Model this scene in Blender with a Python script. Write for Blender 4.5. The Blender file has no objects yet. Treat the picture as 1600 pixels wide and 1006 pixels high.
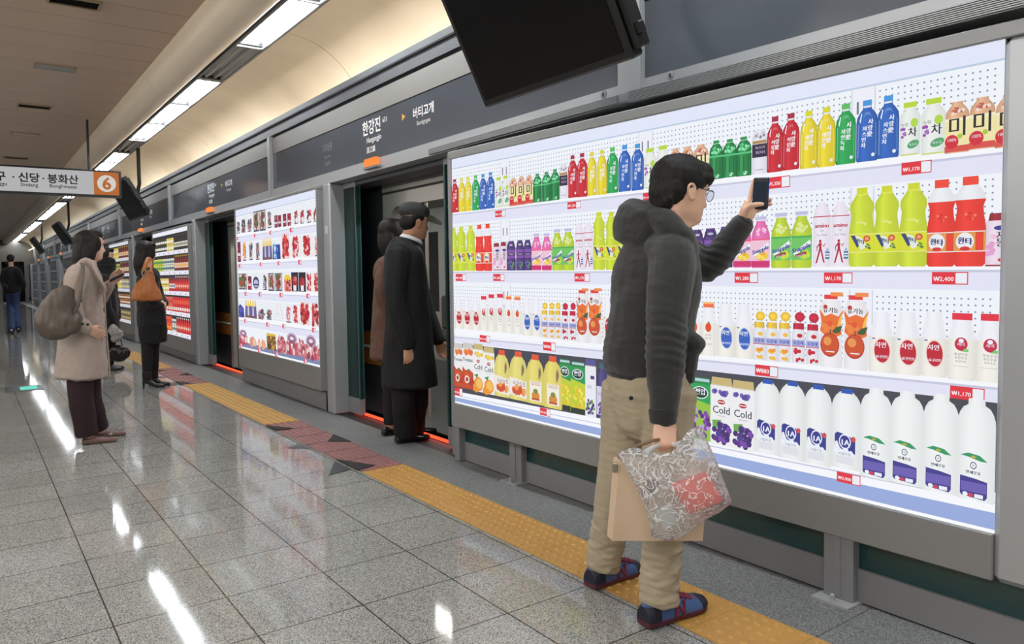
import bpy, math, random
from mathutils import Vector, Matrix, noise
import numpy as np
random.seed(7)
SC = bpy.context.scene
COL = SC.collection
V = Vector

# ------------------------------------------------------------------ camera
F_PX, YAW, PITCH, ROLL, CY = 1169.97, math.radians(35.980), math.radians(-2.457), math.radians(-0.8667), 476.06
EYE = V((0, 0, 1.27))
_f = V((math.sin(YAW)*math.cos(PITCH), math.cos(YAW)*math.cos(PITCH), math.sin(PITCH)))
_r0 = V((math.cos(YAW), -math.sin(YAW), 0)); _u0 = _r0.cross(_f)
_r = math.cos(ROLL)*_r0 + math.sin(ROLL)*_u0
_u = -math.sin(ROLL)*_r0 + math.cos(ROLL)*_u0
cam = bpy.data.cameras.new('camera'); camo = bpy.data.objects.new('camera', cam); COL.objects.link(camo)
cam.sensor_width = 36; cam.lens = 36*F_PX/1600; cam.shift_y = (CY-503)/1600
cam.clip_start = 0.05; cam.clip_end = 300
camo.matrix_world = Matrix(((_r.x, _u.x, -_f.x, EYE.x), (_r.y, _u.y, -_f.y, EYE.y), (_r.z, _u.z, -_f.z, EYE.z), (0, 0, 0, 1)))
SC.camera = camo

def at(u, v, d):
    """point seen at photograph position (u, v), d metres along the optical axis"""
    return EYE + d*(_f + _r*((u-800)/F_PX) + _u*((CY-v)/F_PX))

# ------------------------------------------------------------------ world, exposure, lamps, added fill lights
w = bpy.data.worlds.new('world'); SC.world = w; w.use_nodes = True
w.node_tree.nodes['Background'].inputs[0].default_value = (0.80, 0.88, 1.0, 1)
w.node_tree.nodes['Background'].inputs[1].default_value = 0.16
SC.view_settings.view_transform = 'Standard'; SC.view_settings.look = 'None'
SC.view_settings.gamma = 1; SC.view_settings.use_curve_mapping = False
SC.view_settings.exposure = 0.0
TUBE = 42.0      # ceiling tubes
COVE = 13.0       # hidden cove tubes
ROWL = 90.0     # added fill: unseen lamp row assumed on the other side of the platform
PRINT = 1.0      # backlit posters
for i in range(5):  # unseen area lights added as fill, mirroring the ceiling lamp row
    L = bpy.data.lights.new('platform_fill', 'AREA'); L.shape = 'RECTANGLE'; L.size = 0.22; L.size_y = 4.0
    L.energy = ROWL*(1, 1, .75, .35, .25)[i]; L.color = (.96, .99, 1.0)
    o = bpy.data.objects.new('platform_fill', L); COL.objects.link(o); o.location = (-1.9, -4+5*i, 3.42)
for i in range(5):      # unseen fill lights, added to brighten ceiling, soffit and figures from the left
    L = bpy.data.lights.new('ceiling_fill', 'AREA'); L.shape = 'RECTANGLE'; L.size = 0.2; L.size_y = 4.6
    L.energy = 80*(1, 1, .8, .45, .3)[i]; L.color = (1.0, .94, .85)
    o = bpy.data.objects.new('ceiling_fill', L); COL.objects.link(o); o.location = (-3.2, -4+5*i, 2.7); o.rotation_euler = (0, math.radians(-115), 0)

# ------------------------------------------------------------------ helpers
def lin(c):
    if isinstance(c, str): c = [int(c[i:i+2], 16) for i in (0, 2, 4)]
    return tuple(((x/255)/12.92 if x/255 <= .04045 else ((x/255+.055)/1.055)**2.4) for x in c)

MATS = {}
def mat(name, col, rough=.5, metal=0., var=0., vscale=30., bump=0., bscale=200., spec=.5, coat=0., alpha=1., sheen=0., stretch=None):
    if name in MATS: return MATS[name]
    m = bpy.data.materials.new(name); MATS[name] = m; m.use_nodes = True
    nt = m.node_tree; b = nt.nodes['Principled BSDF']; c = lin(col)
    b.inputs['Base Color'].default_value = (*c, 1); b.inputs['Roughness'].default_value = rough
    b.inputs['Metallic'].default_value = metal; b.inputs['Specular IOR Level'].default_value = spec
    b.inputs['Coat Weight'].default_value = coat; b.inputs['Alpha'].default_value = alpha
    b.inputs['Sheen Weight'].default_value = sheen
    tc = nt.nodes.new('ShaderNodeTexCoord'); src = tc.outputs['Object']
    if stretch:
        mp = nt.nodes.new('ShaderNodeMapping'); mp.inputs['Scale'].default_value = stretch
        nt.links.new(src, mp.inputs[0]); src = mp.outputs[0]
    if True:
        n = nt.nodes.new('ShaderNodeTexNoise'); n.inputs['Scale'].default_value = vscale; n.inputs['Detail'].default_value = 4
        nt.links.new(src, n.inputs['Vector'])
        mx = nt.nodes.new('ShaderNodeMix'); mx.data_type = 'RGBA'
        v = var if var else .04
        mx.inputs[6].default_value = (*[x*(1-v) for x in c], 1); mx.inputs[7].default_value = (*[min(1, x*(1+v)) for x in c], 1)
        nt.links.new(n.outputs['Fac'], mx.inputs[0]); nt.links.new(mx.outputs[2], b.inputs['Base Color'])
    if bump:
        n2 = nt.nodes.new('ShaderNodeTexNoise'); n2.inputs['Scale'].default_value = bscale; n2.inputs['Detail'].default_value = 3
        nt.links.new(src, n2.inputs['Vector'])
        bp = nt.nodes.new('ShaderNodeBump'); bp.inputs['Strength'].default_value = bump; bp.inputs['Distance'].default_value = .004
        nt.links.new(n2.outputs['Fac'], bp.inputs['Height']); nt.links.new(bp.outputs[0], b.inputs['Normal'])
    return m

def emit(name, col, strength, sampling=True):
    if name in MATS: return MATS[name]
    m = bpy.data.materials.new(name); MATS[name] = m; m.use_nodes = True
    nt = m.node_tree; nt.nodes.remove(nt.nodes['Principled BSDF'])
    e = nt.nodes.new('ShaderNodeEmission'); e.inputs[0].default_value = (*lin(col), 1); e.inputs[1].default_value = strength
    nt.links.new(e.outputs[0], nt.nodes['Material Output'].inputs[0])
    if not sampling: m.cycles.emission_sampling = 'NONE'
    return m

def glass(name, tint, mixfac=.85, rough=.02):
    """clear pane: mostly straight-through tinted light, some mirror reflection"""
    if name in MATS: return MATS[name]
    m = bpy.data.materials.new(name); MATS[name] = m; m.use_nodes = True
    nt = m.node_tree; nt.nodes.remove(nt.nodes['Principled BSDF'])
    t = nt.nodes.new('ShaderNodeBsdfTransparent'); t.inputs[0].default_value = (*lin(tint), 1)
    g = nt.nodes.new('ShaderNodeBsdfGlossy'); g.inputs['Roughness'].default_value = rough
    mx = nt.nodes.new('ShaderNodeMixShader'); lw = nt.nodes.new('ShaderNodeLayerWeight'); lw.inputs[0].default_value = .5
    pw = nt.nodes.new('ShaderNodeMath'); pw.operation = 'POWER'; pw.inputs[1].default_value = 4; nt.links.new(lw.outputs['Facing'], pw.inputs[0])
    ma = nt.nodes.new('ShaderNodeMath'); ma.operation = 'MULTIPLY_ADD'; ma.inputs[1].default_value = .6; ma.inputs[2].default_value = .045; nt.links.new(pw.outputs[0], ma.inputs[0])
    nt.links.new(ma.outputs[0], mx.inputs[0]); nt.links.new(t.outputs[0], mx.inputs[1]); nt.links.new(g.outputs[0], mx.inputs[2])
    nt.links.new(mx.outputs[0], nt.nodes['Material Output'].inputs[0])
    return m

def tag(o, label=None, cat=None, group=None, kind=None):
    if label: o['label'] = label
    if cat: o['category'] = cat
    if group: o['group'] = group
    if kind: o['kind'] = kind
    return o

def thing(name, label, cat, loc=(0, 0, 0), group=None, kind=None):
    o = bpy.data.objects.new(name, None); COL.objects.link(o); o.location = loc; o.empty_display_size = .1
    return tag(o, label, cat, group, kind)

def origin(p):
    v = V((0, 0, 0))
    while p is not None: v = v + p.location; p = p.parent
    return v

def mkobj(name, verts, faces, mats, parent=None, smooth=False, fm=None, loc=None, sharp=35):
    me = bpy.data.meshes.new(name)
    o0 = origin(parent) if parent is not None else V(loc or (0, 0, 0))
    va = np.array([tuple(v) for v in verts], dtype=float) - np.array(o0)
    me.from_pydata([tuple(x) for x in va], [], faces)
    if not isinstance(mats, (list, tuple)): mats = [mats]
    for m in mats: me.materials.append(m)
    if fm: me.polygons.foreach_set('material_index', fm)
    if smooth:
        me.polygons.foreach_set('use_smooth', [True]*len(faces))
        if sharp: me.set_sharp_from_angle(angle=math.radians(sharp))
    me.update()
    o = bpy.data.objects.new(name, me); COL.objects.link(o)
    if parent is not None: o.parent = parent
    else: o.location = o0
    return o

class MB:
    def __init__(s): s.v = []; s.f = []; s.m = []
    def add(s, v, f, m=0):
        n = len(s.v); s.v += [V(x) for x in v]; s.f += [tuple(i+n for i in q) for q in f]; s.m += [m]*len(f); return s
    def box(s, x0, x1, y0, y1, z0, z1, m=0, bev=0.):
        if bev:
            b = bev; return s.bbox(V((x0, y0, z0)), V((x1-x0, 0, 0)), V((0, y1-y0, 0)), V((0, 0, z1-z0)), m, b)
        v = [(x, y, z) for z in (z0, z1) for y in (y0, y1) for x in (x0, x1)]
        return s.add(v, [(0, 2, 3, 1), (4, 5, 7, 6), (0, 1, 5, 4), (2, 6, 7, 3), (0, 4, 6, 2), (1, 3, 7, 5)], m)
    def bbox(s, o, a, b, c, m=0, bev=.004):
        """oriented box from a corner and three edge vectors, with chamfered edges"""
        A, B, Cc = a.length, b.length, c.length; ua, ub, uc = a.normalized(), b.normalized(), c.normalized()
        bev = min(bev, A*.45, B*.45, Cc*.45); pts = []
        for i in (0, 1):
            for j in (0, 1):
                for k in (0, 1):
                    for ax in range(3):
                        d = [bev, bev, bev]; d[ax] = 0
                        q = o + ua*((A-d[0]) if i else d[0]) + ub*((B-d[1]) if j else d[1]) + uc*((Cc-d[2]) if k else d[2])
                        pts.append(q)
        ix = lambda i, j, k, ax: ((i*2+j)*2+k)*3+ax
        fs = []
        for i in (0, 1):
            fs.append((ix(i, 0, 0, 0), ix(i, 1, 0, 0), ix(i, 1, 1, 0), ix(i, 0, 1, 0)))
            fs.append((ix(0, i, 0, 1), ix(1, i, 0, 1), ix(1, i, 1, 1), ix(0, i, 1, 1)))
            fs.append((ix(0, 0, i, 2), ix(1, 0, i, 2), ix(1, 1, i, 2), ix(0, 1, i, 2)))
        for i in (0, 1):
            for j in (0, 1):
                fs.append((ix(i, j, 0, 0), ix(i, j, 1, 0), ix(i, j, 1, 1), ix(i, j, 0, 1)))
                fs.append((ix(i, 0, j, 0), ix(i, 1, j, 0), ix(i, 1, j, 2), ix(i, 0, j, 2)))
                fs.append((ix(0, i, j, 1), ix(1, i, j, 1), ix(1, i, j, 2), ix(0, i, j, 2)))
        for i in (0, 1):
            for j in (0, 1):
                for k in (0, 1): fs.append((ix(i, j, k, 0), ix(i, j, k, 1), ix(i, j, k, 2)))
        cen = o + (a+b+c)*.5; out = []
        for f in fs:
            p = [pts[q] for q in f]; nn = (p[1]-p[0]).cross(p[2]-p[0]); ce = sum(p, V((0, 0, 0)))/len(p)
            out.append(f if nn.dot(ce-cen) > 0 else tuple(reversed(f)))
        return s.add(pts, out, m)
    def tube(s, pts, r, m=0, n=10, cap=True, closed=False):
        pts = [V(p) for p in pts]; N = len(pts); rs = r if isinstance(r, (list, tuple)) else [r]*N
        up = None; vs = []
        for i, p in enumerate(pts):
            if closed: t = (pts[(i+1) % N]-pts[i-1]).normalized()
            else: t = (pts[min(i+1, N-1)]-pts[max(i-1, 0)]).normalized()
            if up is None: up = t.orthogonal().normalized()
            up = (up - t*up.dot(t)).normalized(); b = t.cross(up)
            for k in range(n):
                a = 2*math.pi*k/n; vs.append(p + rs[i]*(math.cos(a)*up + math.sin(a)*b))
        fs = []
        for i in range(N if closed else N-1):
            j = (i+1) % N
            for k in range(n): fs.append((i*n+k, i*n+(k+1) % n, j*n+(k+1) % n, j*n+k))
        if cap and not closed: fs += [tuple(reversed(range(n))), tuple((N-1)*n+k for k in range(n))]
        return s.add(vs, fs, m)
    def prism(s, poly, ext, m=0):
        """closed polygon (3-D points) pushed along ext"""
        n = len(poly); ext = V(ext); v = [V(p) for p in poly]+[V(p)+ext for p in poly]
        f = [tuple(range(n)), tuple(reversed(range(n, 2*n)))] + [(i, i+n, (i+1) % n+n, (i+1) % n) for i in range(n)]
        return s.add(v, f, m)
    def lathe(s, c, prof, axis=(0, 0, 1), n=16, m=0):
        c = V(c); t = V(axis).normalized(); u = t.orthogonal().normalized(); b = t.cross(u); vs = []; fs = []
        for r, h in prof:
            for k in range(n):
                a = 2*math.pi*k/n; vs.append(c+t*h+r*(math.cos(a)*u+math.sin(a)*b))
        for i in range(len(prof)-1):
            for k in range(n): fs.append((i*n+k, i*n+(k+1) % n, (i+1)*n+(k+1) % n, (i+1)*n+k))
        fs += [tuple(reversed(range(n))), tuple((len(prof)-1)*n+k for k in range(n))]
        return s.add(vs, fs, m)
    def build(s, name, mats, parent=None, smooth=False, loc=None):
        return mkobj(name, s.v, s.f, mats, parent, smooth, s.m, loc)

_tc = {}
def textgeo(txt):
    """flat outline mesh of a line of text, 1 unit em, centred; returns (verts2d, faces, width)"""
    if txt in _tc: return _tc[txt]
    c = bpy.data.curves.new('lettering', 'FONT'); c.body = txt; c.resolution_u = 2; c.align_x = 'CENTER'
    o = bpy.data.objects.new('lettering', c); COL.objects.link(o)
    me = bpy.data.meshes.new_from_object(o.evaluated_get(bpy.context.evaluated_depsgraph_get()))
    vs = [(v.co.x, v.co.y) for v in me.vertices]; fs = [tuple(p.vertices) for p in me.polygons]
    bpy.data.objects.remove(o); bpy.data.curves.remove(c); bpy.data.meshes.remove(me)
    wd = (max(v[0] for v in vs)-min(v[0] for v in vs)) if vs else 0
    _tc[txt] = (vs, fs, wd); return _tc[txt]

def lettering(mb, txt, o, ua, ub, size, m=0, bold=0.):
    vs, fs, wd = textgeo(txt); o = V(o)
    mb.add([o+ua*(a*size)+ub*(b*size) for a, b in vs], fs, m)
    if bold:
        nn = ua.cross(ub)*.0002
        for k, (da, db) in enumerate(((bold, 0), (0, bold), (-bold, 0), (0, -bold))): mb.add([o+ua*(a*size+da)+ub*(b*size+db)+nn*(k+1) for a, b in vs], fs, m)

# ------------------------------------------------------------------ materials
M_alu = mat('brushed_aluminium', (168, 171, 174), .36, .25, .05, 8, .03, 300, stretch=(1, .05, 1))
M_alu2 = mat('grey_steel_panel', (136, 137, 140), .42, .2, .05, 3)
M_dark = mat('dark_steel', (74, 76, 80), .45, .2, .06, 5)
M_black = mat('black_void', (8, 8, 9), .8)
M_blackpl = mat('black_plastic', (14, 14, 15), .45, 0, .1, 20)
M_fascia = mat('smoked_glass_fascia', (78, 84, 92), .14, .05, .05, 2, spec=.7)
M_upper = mat('grey_upper_band', (128, 126, 123), .45, .1, .05, 3)
M_teal = mat('teal_backed_glass', (27, 64, 66), .2, 0, .1, 3, spec=.6)
M_white = mat('white_letter', (235, 235, 235), .5)
M_grey = mat('grey_letter', (120, 122, 126), .5)
M_frame = mat('display_frame_paint', (133, 134, 134), .42, .1, .03, 3)
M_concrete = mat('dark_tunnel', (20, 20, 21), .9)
# ------------------------------------------------------------------ large structure: floor
def floor_mat(name, base, dark, light, rough, tile, off, mortar=.0032, scale=1.0, tilevar=.06):
    m = bpy.data.materials.new(name); MATS[name] = m; m.use_nodes = True; nt = m.node_tree; L = nt.links.new
    b = nt.nodes['Principled BSDF']; tc = nt.nodes.new('ShaderNodeTexCoord')
    mp = nt.nodes.new('ShaderNodeMapping'); mp.inputs['Location'].default_value = off; L(tc.outputs['Object'], mp.inputs[0])
    br = nt.nodes.new('ShaderNodeTexBrick'); br.offset = 0; br.inputs['Scale'].default_value = 1
    br.inputs['Brick Width'].default_value = tile[0]; br.inputs['Row Height'].default_value = tile[1]
    br.inputs['Mortar Size'].default_value = mortar; br.inputs['Mortar Smooth'].default_value = .2
    br.inputs['Color1'].default_value = (1-tilevar,)*3+(1,); br.inputs['Color2'].default_value = (1+tilevar,)*3+(1,)
    br.inputs['Mortar'].default_value = (.16, .15, .14, 1); L(mp.outputs[0], br.inputs['Vector'])
    vo = nt.nodes.new('ShaderNodeTexVoronoi'); vo.inputs['Scale'].default_value = 290*scale; L(tc.outputs['Object'], vo.inputs['Vector'])
    sp = nt.nodes.new('ShaderNodeSeparateColor'); L(vo.outputs['Color'], sp.inputs[0])
    cr = nt.nodes.new('ShaderNodeValToRGB'); e = cr.color_ramp.elements
    e[0].position = .0; e[0].color = (*lin(dark), 1); e[1].position = 1; e[1].color = (*lin(light), 1)
    for p, c in ((.22, dark), (.32, base), (.75, base), (.85, light)):
        q = cr.color_ramp.elements.new(p); q.color = (*lin(c), 1)
    L(sp.outputs[0], cr.inputs[0])
    no = nt.nodes.new('ShaderNodeTexNoise'); no.inputs['Scale'].default_value = 2.2; no.inputs['Detail'].default_value = 5; L(tc.outputs['Object'], no.inputs['Vector'])
    mr = nt.nodes.new('ShaderNodeMapRange'); mr.inputs['To Min'].default_value = .8; mr.inputs['To Max'].default_value = 1.2; L(no.outputs['Fac'], mr.inputs[0])
    m1 = nt.nodes.new('ShaderNodeMix'); m1.data_type = 'RGBA'; m1.blend_type = 'MULTIPLY'; m1.inputs[0].default_value = 1
    L(cr.outputs[0], m1.inputs[6]); L(br.outputs['Color'], m1.inputs[7])
    m2 = nt.nodes.new('ShaderNodeMix'); m2.data_type = 'RGBA'; m2.blend_type = 'MULTIPLY'; m2.inputs[0].default_value = 1
    L(m1.outputs[2], m2.inputs[6]); L(mr.outputs[0], m2.inputs[7]); L(m2.outputs[2], b.inputs['Base Color'])
    b.inputs['Roughness'].default_value = rough; b.inputs['Specular IOR Level'].default_value = .22
    bp = nt.nodes.new('ShaderNodeBump'); bp.inputs['Strength'].default_value = .25; bp.inputs['Distance'].default_value = .002
    inv = nt.nodes.new('ShaderNodeMath'); inv.operation = 'SUBTRACT'; inv.inputs[0].default_value = 1
    L(br.outputs['Fac'], inv.inputs[1]); L(inv.outputs[0], bp.inputs['Height']); L(bp.outputs[0], b.inputs['Normal'])
    return m

M_floor = floor_mat('polished_granite_tiles', (152, 152, 148), (96, 96, 94), (184, 184, 179), .06, (.4, .4), (-.385, -.24, 0))
M_edge = floor_mat('flamed_granite_edge', (120, 122, 122), (80, 82, 83), (148, 150, 149), .38, (.40, 1.2), (-.29, -.24, 0), mortar=.002)
YN, YF = -8.0, 54.0
fl = MB().box(-6, 2.31, YN, YF, -.12, 0).build('floor', M_floor); fl['kind'] = 'structure'
fe = MB().box(2.31, 2.69, YN, YF, -.12, 0).build('floor', M_edge); fe['kind'] = 'structure'
MB().box(2.69, 8, YN, YF, -1.2, -1.0).build('floor', M_concrete)['kind'] = 'structure'

# ------------------------------------------------------------------ ceiling, soffit tube, vault
M_ceil = mat('ceiling_metal_panel', (186, 166, 146), .5, .1, .05, 3)
M_tube = mat('soffit_paint', (226, 212, 190), .42, .05, .04, 2)
M_vault = mat('vault_plaster', (224, 210, 188), .6, 0, .16, 1.6)
M_slot = mat('ceiling_slot', (40, 36, 32), .8)
mb = MB(); y = -8.0
JO = 7.99 - .55*40
k = 0
while JO + .55*k < 50:
    y0 = JO+.55*k; mb.box(-6, 1.70, y0+.006, y0+.544, 3.50, 3.52); k += 1
mb.box(-6, 1.70, -9, 54, 3.53, 3.56, 1)
mb.build('ceiling', [M_ceil, M_slot])['kind'] = 'structure'
# half-round soffit
mb = MB(); n = 18; prof = []
for i in range(n+1):
    a = math.radians(180 + 180*i/n); prof.append((1.81+.175*math.cos(a), 3.42+.175*math.sin(a)))
prof = [(1.635, 3.56)] + prof + [(1.985, 3.56)]
for j in range(11):
    ya, yb = -8+5.6*j+.004, -8+5.6*(j+1)-.004
    m = len(prof); vs = [(x, ya, z) for x, z in prof]+[(x, yb, z) for x, z in prof]
    mb.add(vs, [(i, i+1, m+i+1, m+i) for i in range(m-1)]+[tuple(range(m)), tuple(range(2*m-1, m-1, -1))])
o = mb.build('trim_1', M_tube, smooth=True); o['kind'] = 'structure'
# metal channel between soffit and lamps
o = MB().box(1.988, 2.085, YN, YF, 3.42, 3.46).box(2.06, 2.085, YN, YF, 3.395, 3.42).box(2.325, 2.35, YN, YF, 3.395, 3.46).box(1.985, 2.35, YN, YF, 3.55, 3.57).build('trim_2', M_dark); o['kind'] = 'structure'
# vault
mb = MB(); prof = []
for i in range(17):
    a = math.radians(90*i/16); prof.append((2.35+.72*math.sin(a), 2.84+.60*math.cos(a)))
prof.append((3.07, 2.5)); m = len(prof)
for j in range(12):
    ya, yb = -8.2+4.95*j+.005, -8.2+4.95*(j+1)-.005
    vs = [(x, ya, z) for x, z in prof]+[(x, yb, z) for x, z in prof]+[(x+.02, ya, z+.02) for x, z in prof]+[(x+.02, yb, z+.02) for x, z in prof]
    fs = [(i+1, i, m+i, m+i+1) for i in range(m-1)]+[(2*m+i, 2*m+i+1, 3*m+i+1, 3*m+i) for i in range(m-1)]
    fs += [(i, i+1, 2*m+i+1, 2*m+i) for i in range(m-1)]+[(m+i+1, m+i, 3*m+i, 3*m+i+1) for i in range(m-1)]
    mb.add(vs, fs, 0)
vs = [(x+.05, YN, z+.05) for x, z in prof]+[(x+.05, YF, z+.05) for x, z in prof]
mb.add(vs, [(i+1, i, m+i, m+i+1) for i in range(m-1)], 1)
o = mb.build('wall_right_vault', [M_vault, M_slot], smooth=True, ); o.name = 'trim_3'; o['kind'] = 'structure'

# ------------------------------------------------------------------ lamps in the slot
M_tubeon = emit('lamp_tube_lit', (244, 250, 255), TUBE)
M_tubeoff = mat('lamp_tube_dark', (150, 148, 142), .3)
M_tray = mat('lamp_reflector', (226, 228, 230), .25, .3)
M_clip = mat('lamp_clip', (60, 60, 58), .4, .6)
ON = {-5: 1, -4: 1, -3: 1, -2: 1, -1: 1, 0: 1, 1: 0, 2: 1, 3: 1, 4: 1, 5: 0, 6: 1, 7: 1, 8: 0, 9: 1, 10: 1, 11: 1, 12: 0, 13: 1, 14: 1, 15: 1, 16: 1, 17: 1, 18: 0, 19: 1, 20: 1, 21: 1, 22: 1, 23: 1, 24: 0, 25: 1, 26: 1, 27: 1}
def lamp(k):
    y0 = 5.72+1.43*k; lit = ON.get(k, 1)
    t = thing('ceiling_light', 'x', 'ceiling light', (2.205, y0+.715, 3.40), 'fluorescent lamps in the ceiling slot')
    mb = MB(); a, b = y0+.015, y0+1.415
    pr = [(2.09, 3.40), (2.10, 3.455), (2.14, 3.485), (2.27, 3.485), (2.31, 3.455), (2.32, 3.40)]
    m = len(pr); vs = [(x, yy, z) for yy in (a, b) for x, z in pr]+[(x+(.006 if x > 2.2 else -.006), yy, z+.008) for yy in (a, b) for x, z in pr]
    mb.add(vs, [(i, i+1, m+i+1, m+i) for i in range(m-1)]+[(2*m+i+1, 2*m+i, 3*m+i, 3*m+i+1) for i in range(m-1)]+[tuple(range(m)), tuple(range(m, 2*m))])
    mb.build('reflector', M_tray, t)
    for x in (2.16, 2.25):
        mb = MB().tube([(x, a+.05, 3.435), (x, b-.05, 3.435)], .017, n=8); mb.build('lamp_tube', M_tubeon if lit else M_tubeoff, t, True)
    mb = MB()
    for yy in (a+.01, b-.04): mb.box(2.10, 2.31, yy, yy+.03, 3.415, 3.45)
    mb.build('end_holder', M_clip, t)
    return t, lit
lamps = []
for k in range(-6, 31): lamps.append((k,)+lamp(k))
ordn = ['nearest', 'second', 'third', 'fourth', 'fifth', 'sixth', 'seventh', 'eighth', 'ninth', 'tenth', 'eleventh', 'twelfth', 'thirteenth', 'fourteenth', 'fifteenth', 'sixteenth', 'seventeenth', 'eighteenth', 'nineteenth', 'twentieth']
vis = [q for q in lamps if q[0] >= -1]; nlit = ndk = 0
for k, t, lit in vis:
    if lit:
        t['label'] = 'lit twin-tube lamp in the ceiling slot, %s lit one from the top edge' % ordn[min(nlit, 19)] if nlit < 8 else 'small lit lamp in the far end of the ceiling slot'
        nlit += 1
    else:
        t['label'] = 'unlit twin-tube lamp in the ceiling slot, %s dark one from the front' % ordn[ndk]; ndk += 1
for k, t, lit in lamps:
    if k < -1: t['label'] = 'lit twin-tube lamp in the slot above the nearest display'; t['group'] = 'lamps above the camera'
# hidden cove tubes behind the header's top edge
M_cove = emit('cove_tube_lit', (255, 240, 214), COVE)
for k in range(-2, 10):
    o = MB().tube([(2.86, 5.575+4.95*k-2.4, 2.93), (2.86, 5.575+4.95*k+2.4, 2.93)], .016, n=8).build('cove_light', M_cove if k < 3 else emit('cove_tube_dim', (255, 240, 214), COVE*.35), smooth=True, loc=(2.86, 5.575+4.95*k, 2.93))
    tag(o, 'warm cove tube lying behind the top edge of the station header', 'cove light', 'cove tubes behind the header')

# ceiling vents
M_vent = mat('vent_frame', (150, 132, 108), .5, .1); M_louv = mat('vent_slat', (70, 62, 52), .6)
VENTS = [(.78, 7.0, 'slatted brown ceiling vent nearest the top left corner', 0), (.83, 9.25, 'flat translucent light panel between two ceiling vents', 1), (.78, 11.45, 'slatted ceiling vent above the hanging station sign, second from front', 0), (.80, 13.7, 'pale blank ceiling panel between the far vents', 2), (.80, 16.4, 'slatted ceiling vent just over the hanging sign, farthest', 0)]
for x, y, lab, kind in VENTS:
    t = thing('ceiling_vent' if kind == 0 else 'ceiling_panel', lab, 'vent' if kind == 0 else 'ceiling panel', (x, y, 3.5))
    hx, hy = .19, .11
    mb = MB()
    for a, b, c, d in ((-hx, hx, -hy, -hy+.02), (-hx, hx, hy-.02, hy), (-hx, -hx+.02, -hy+.02, hy-.02), (hx-.02, hx, -hy+.02, hy-.02)): mb.box(x+a, x+b, y+c, y+d, 3.485, 3.5)
    mb.build('frame', M_vent, t)
    if kind == 0:
        MB().box(x-hx+.02, x+hx-.02, y-hy+.02, y+hy-.02, 3.498, 3.4995).build('backing', M_slot, t)
        for j in range(5):
            yy = y-hy+.04+.035*j; MB().add([(x-hx+.02, yy, 3.487), (x+hx-.02, yy, 3.487), (x+hx-.02, yy+.02, 3.497), (x-hx+.02, yy+.02, 3.497)], [(0, 1, 2, 3)]).build('slat', M_louv, t)
    else:
        MB().box(x-hx+.02, x+hx-.02, y-hy+.02, y+hy-.02, 3.487, 3.4995).build('cover', mat('panel_cover%d' % kind, (120, 128, 126) if kind == 1 else (172, 152, 128), .3), t)

# ------------------------------------------------------------------ end wall of the platform
M_end = mat('end_wall_panel', (96, 92, 86), .5, 0, .05, 2)
o = MB().box(-6, 1.55, 50, 50.3, 0, 3.5).box(1.55, 3.2, 50, 50.3, 2.3, 3.5).box(2.6, 3.2, 50, 50.3, 0, 2.3).build('wall_back', M_end); o['kind'] = 'structure'
o = MB().box(1.57, 2.6, 50.1, 50.14, .05, 2.28).build('window_1', glass('end_window_glass', (70, 90, 88))); o['kind'] = 'structure'
MB().box(1.57, 2.6, 50.06, 50.18, 0, .06).box(2.05, 2.11, 50.06, 50.18, .06, 2.28).build('window_frame', M_alu2, o)
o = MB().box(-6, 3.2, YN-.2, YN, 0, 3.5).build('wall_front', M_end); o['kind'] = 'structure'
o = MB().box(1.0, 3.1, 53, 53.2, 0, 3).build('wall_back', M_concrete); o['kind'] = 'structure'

# ------------------------------------------------------------------ platform screen doors
PITCH_D = 4.95
M_leafglass = glass('screen_door_glass', (150, 196, 192))
M_red = emit('red_led', (255, 70, 40), 2.6)
M_orange = emit('orange_indicator', (255, 140, 70), 1.1)
M_sill = mat('threshold_metal', (58, 58, 60), .5, .3, .1, 40)
M_tag = mat('post_sticker', (210, 212, 212), .5)
def screen_door(k):
    o = PITCH_D*k; y0, y1 = 4.46+o, 6.44+o
    d = MB().box(2.69, 2.86, y0-.02, y1+.02, -.12, -.004).build('door_%d' % (k+1), M_sill, loc=(2.7, (y0+y1)/2, 0)); d['kind'] = 'structure'
    MB().box(2.862, 2.875, y0, y1, .002, .022).build('led_strip', M_red, d)
    mb = MB().box(2.66, 2.90, y1, y1+.165, 0, 2.10, 0, .012); mb.build('post', M_alu, d)
    MB().box(2.657, 2.66, y1+.05, y1+.11, 1.65, 1.72).build('post_sticker', M_tag, d)
    MB().box(2.70, 2.90, y0-.13, y0, 0, 2.10, 0, .008).build('post', M_alu2, d)
    for nm, a, b in (('door_leaf', y1-.27, y1-.003), ('door_leaf', y0+.003, y0+.20)):
        f = MB().box(2.80, 2.83, a, b, .16, 2.08).build(nm, M_leafglass, d)
        MB().box(2.79, 2.84, a, b, .02, .16).box(2.79, 2.84, a, b, 2.05, 2.10).build('leaf_rail', M_alu2, f)
        e = a if a > y0+.5 else b-.018
        MB().box(2.79, 2.84, e, e+.018, .16, 2.05).build('leaf_edge', mat('leaf_edge_metal', (70, 100, 100), .3, .5), f)
    MB().box(2.80, 3.0, y0, y1, 2.06, 2.16).build('door_lintel', M_dark, d)
    return d
for k in range(0, 9): screen_door(k)

# closed bays behind and below the posters
def closed_bay(y0, y1, top=2.1):
    o = MB().box(2.70, 2.74, y0, y1, .13, .33, 1).box(2.74, 2.76, y0, y1, .33, top, 2).box(2.685, 2.70, y0, y1, .005, .13, 0).box(2.70, 2.76, y0, y1, -.02, .13, 2).build('wall_right', [M_alu2, M_teal, M_black], loc=(2.7, (y0+y1)/2, 0)); o['kind'] = 'structure'
for k in range(-1, 9):
    closed_bay(6.68+PITCH_D*k if k >= 0 else -3.2, 4.46+PITCH_D*(k+1)-.13, 2.1 if k >= 0 else 1.97)

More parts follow.
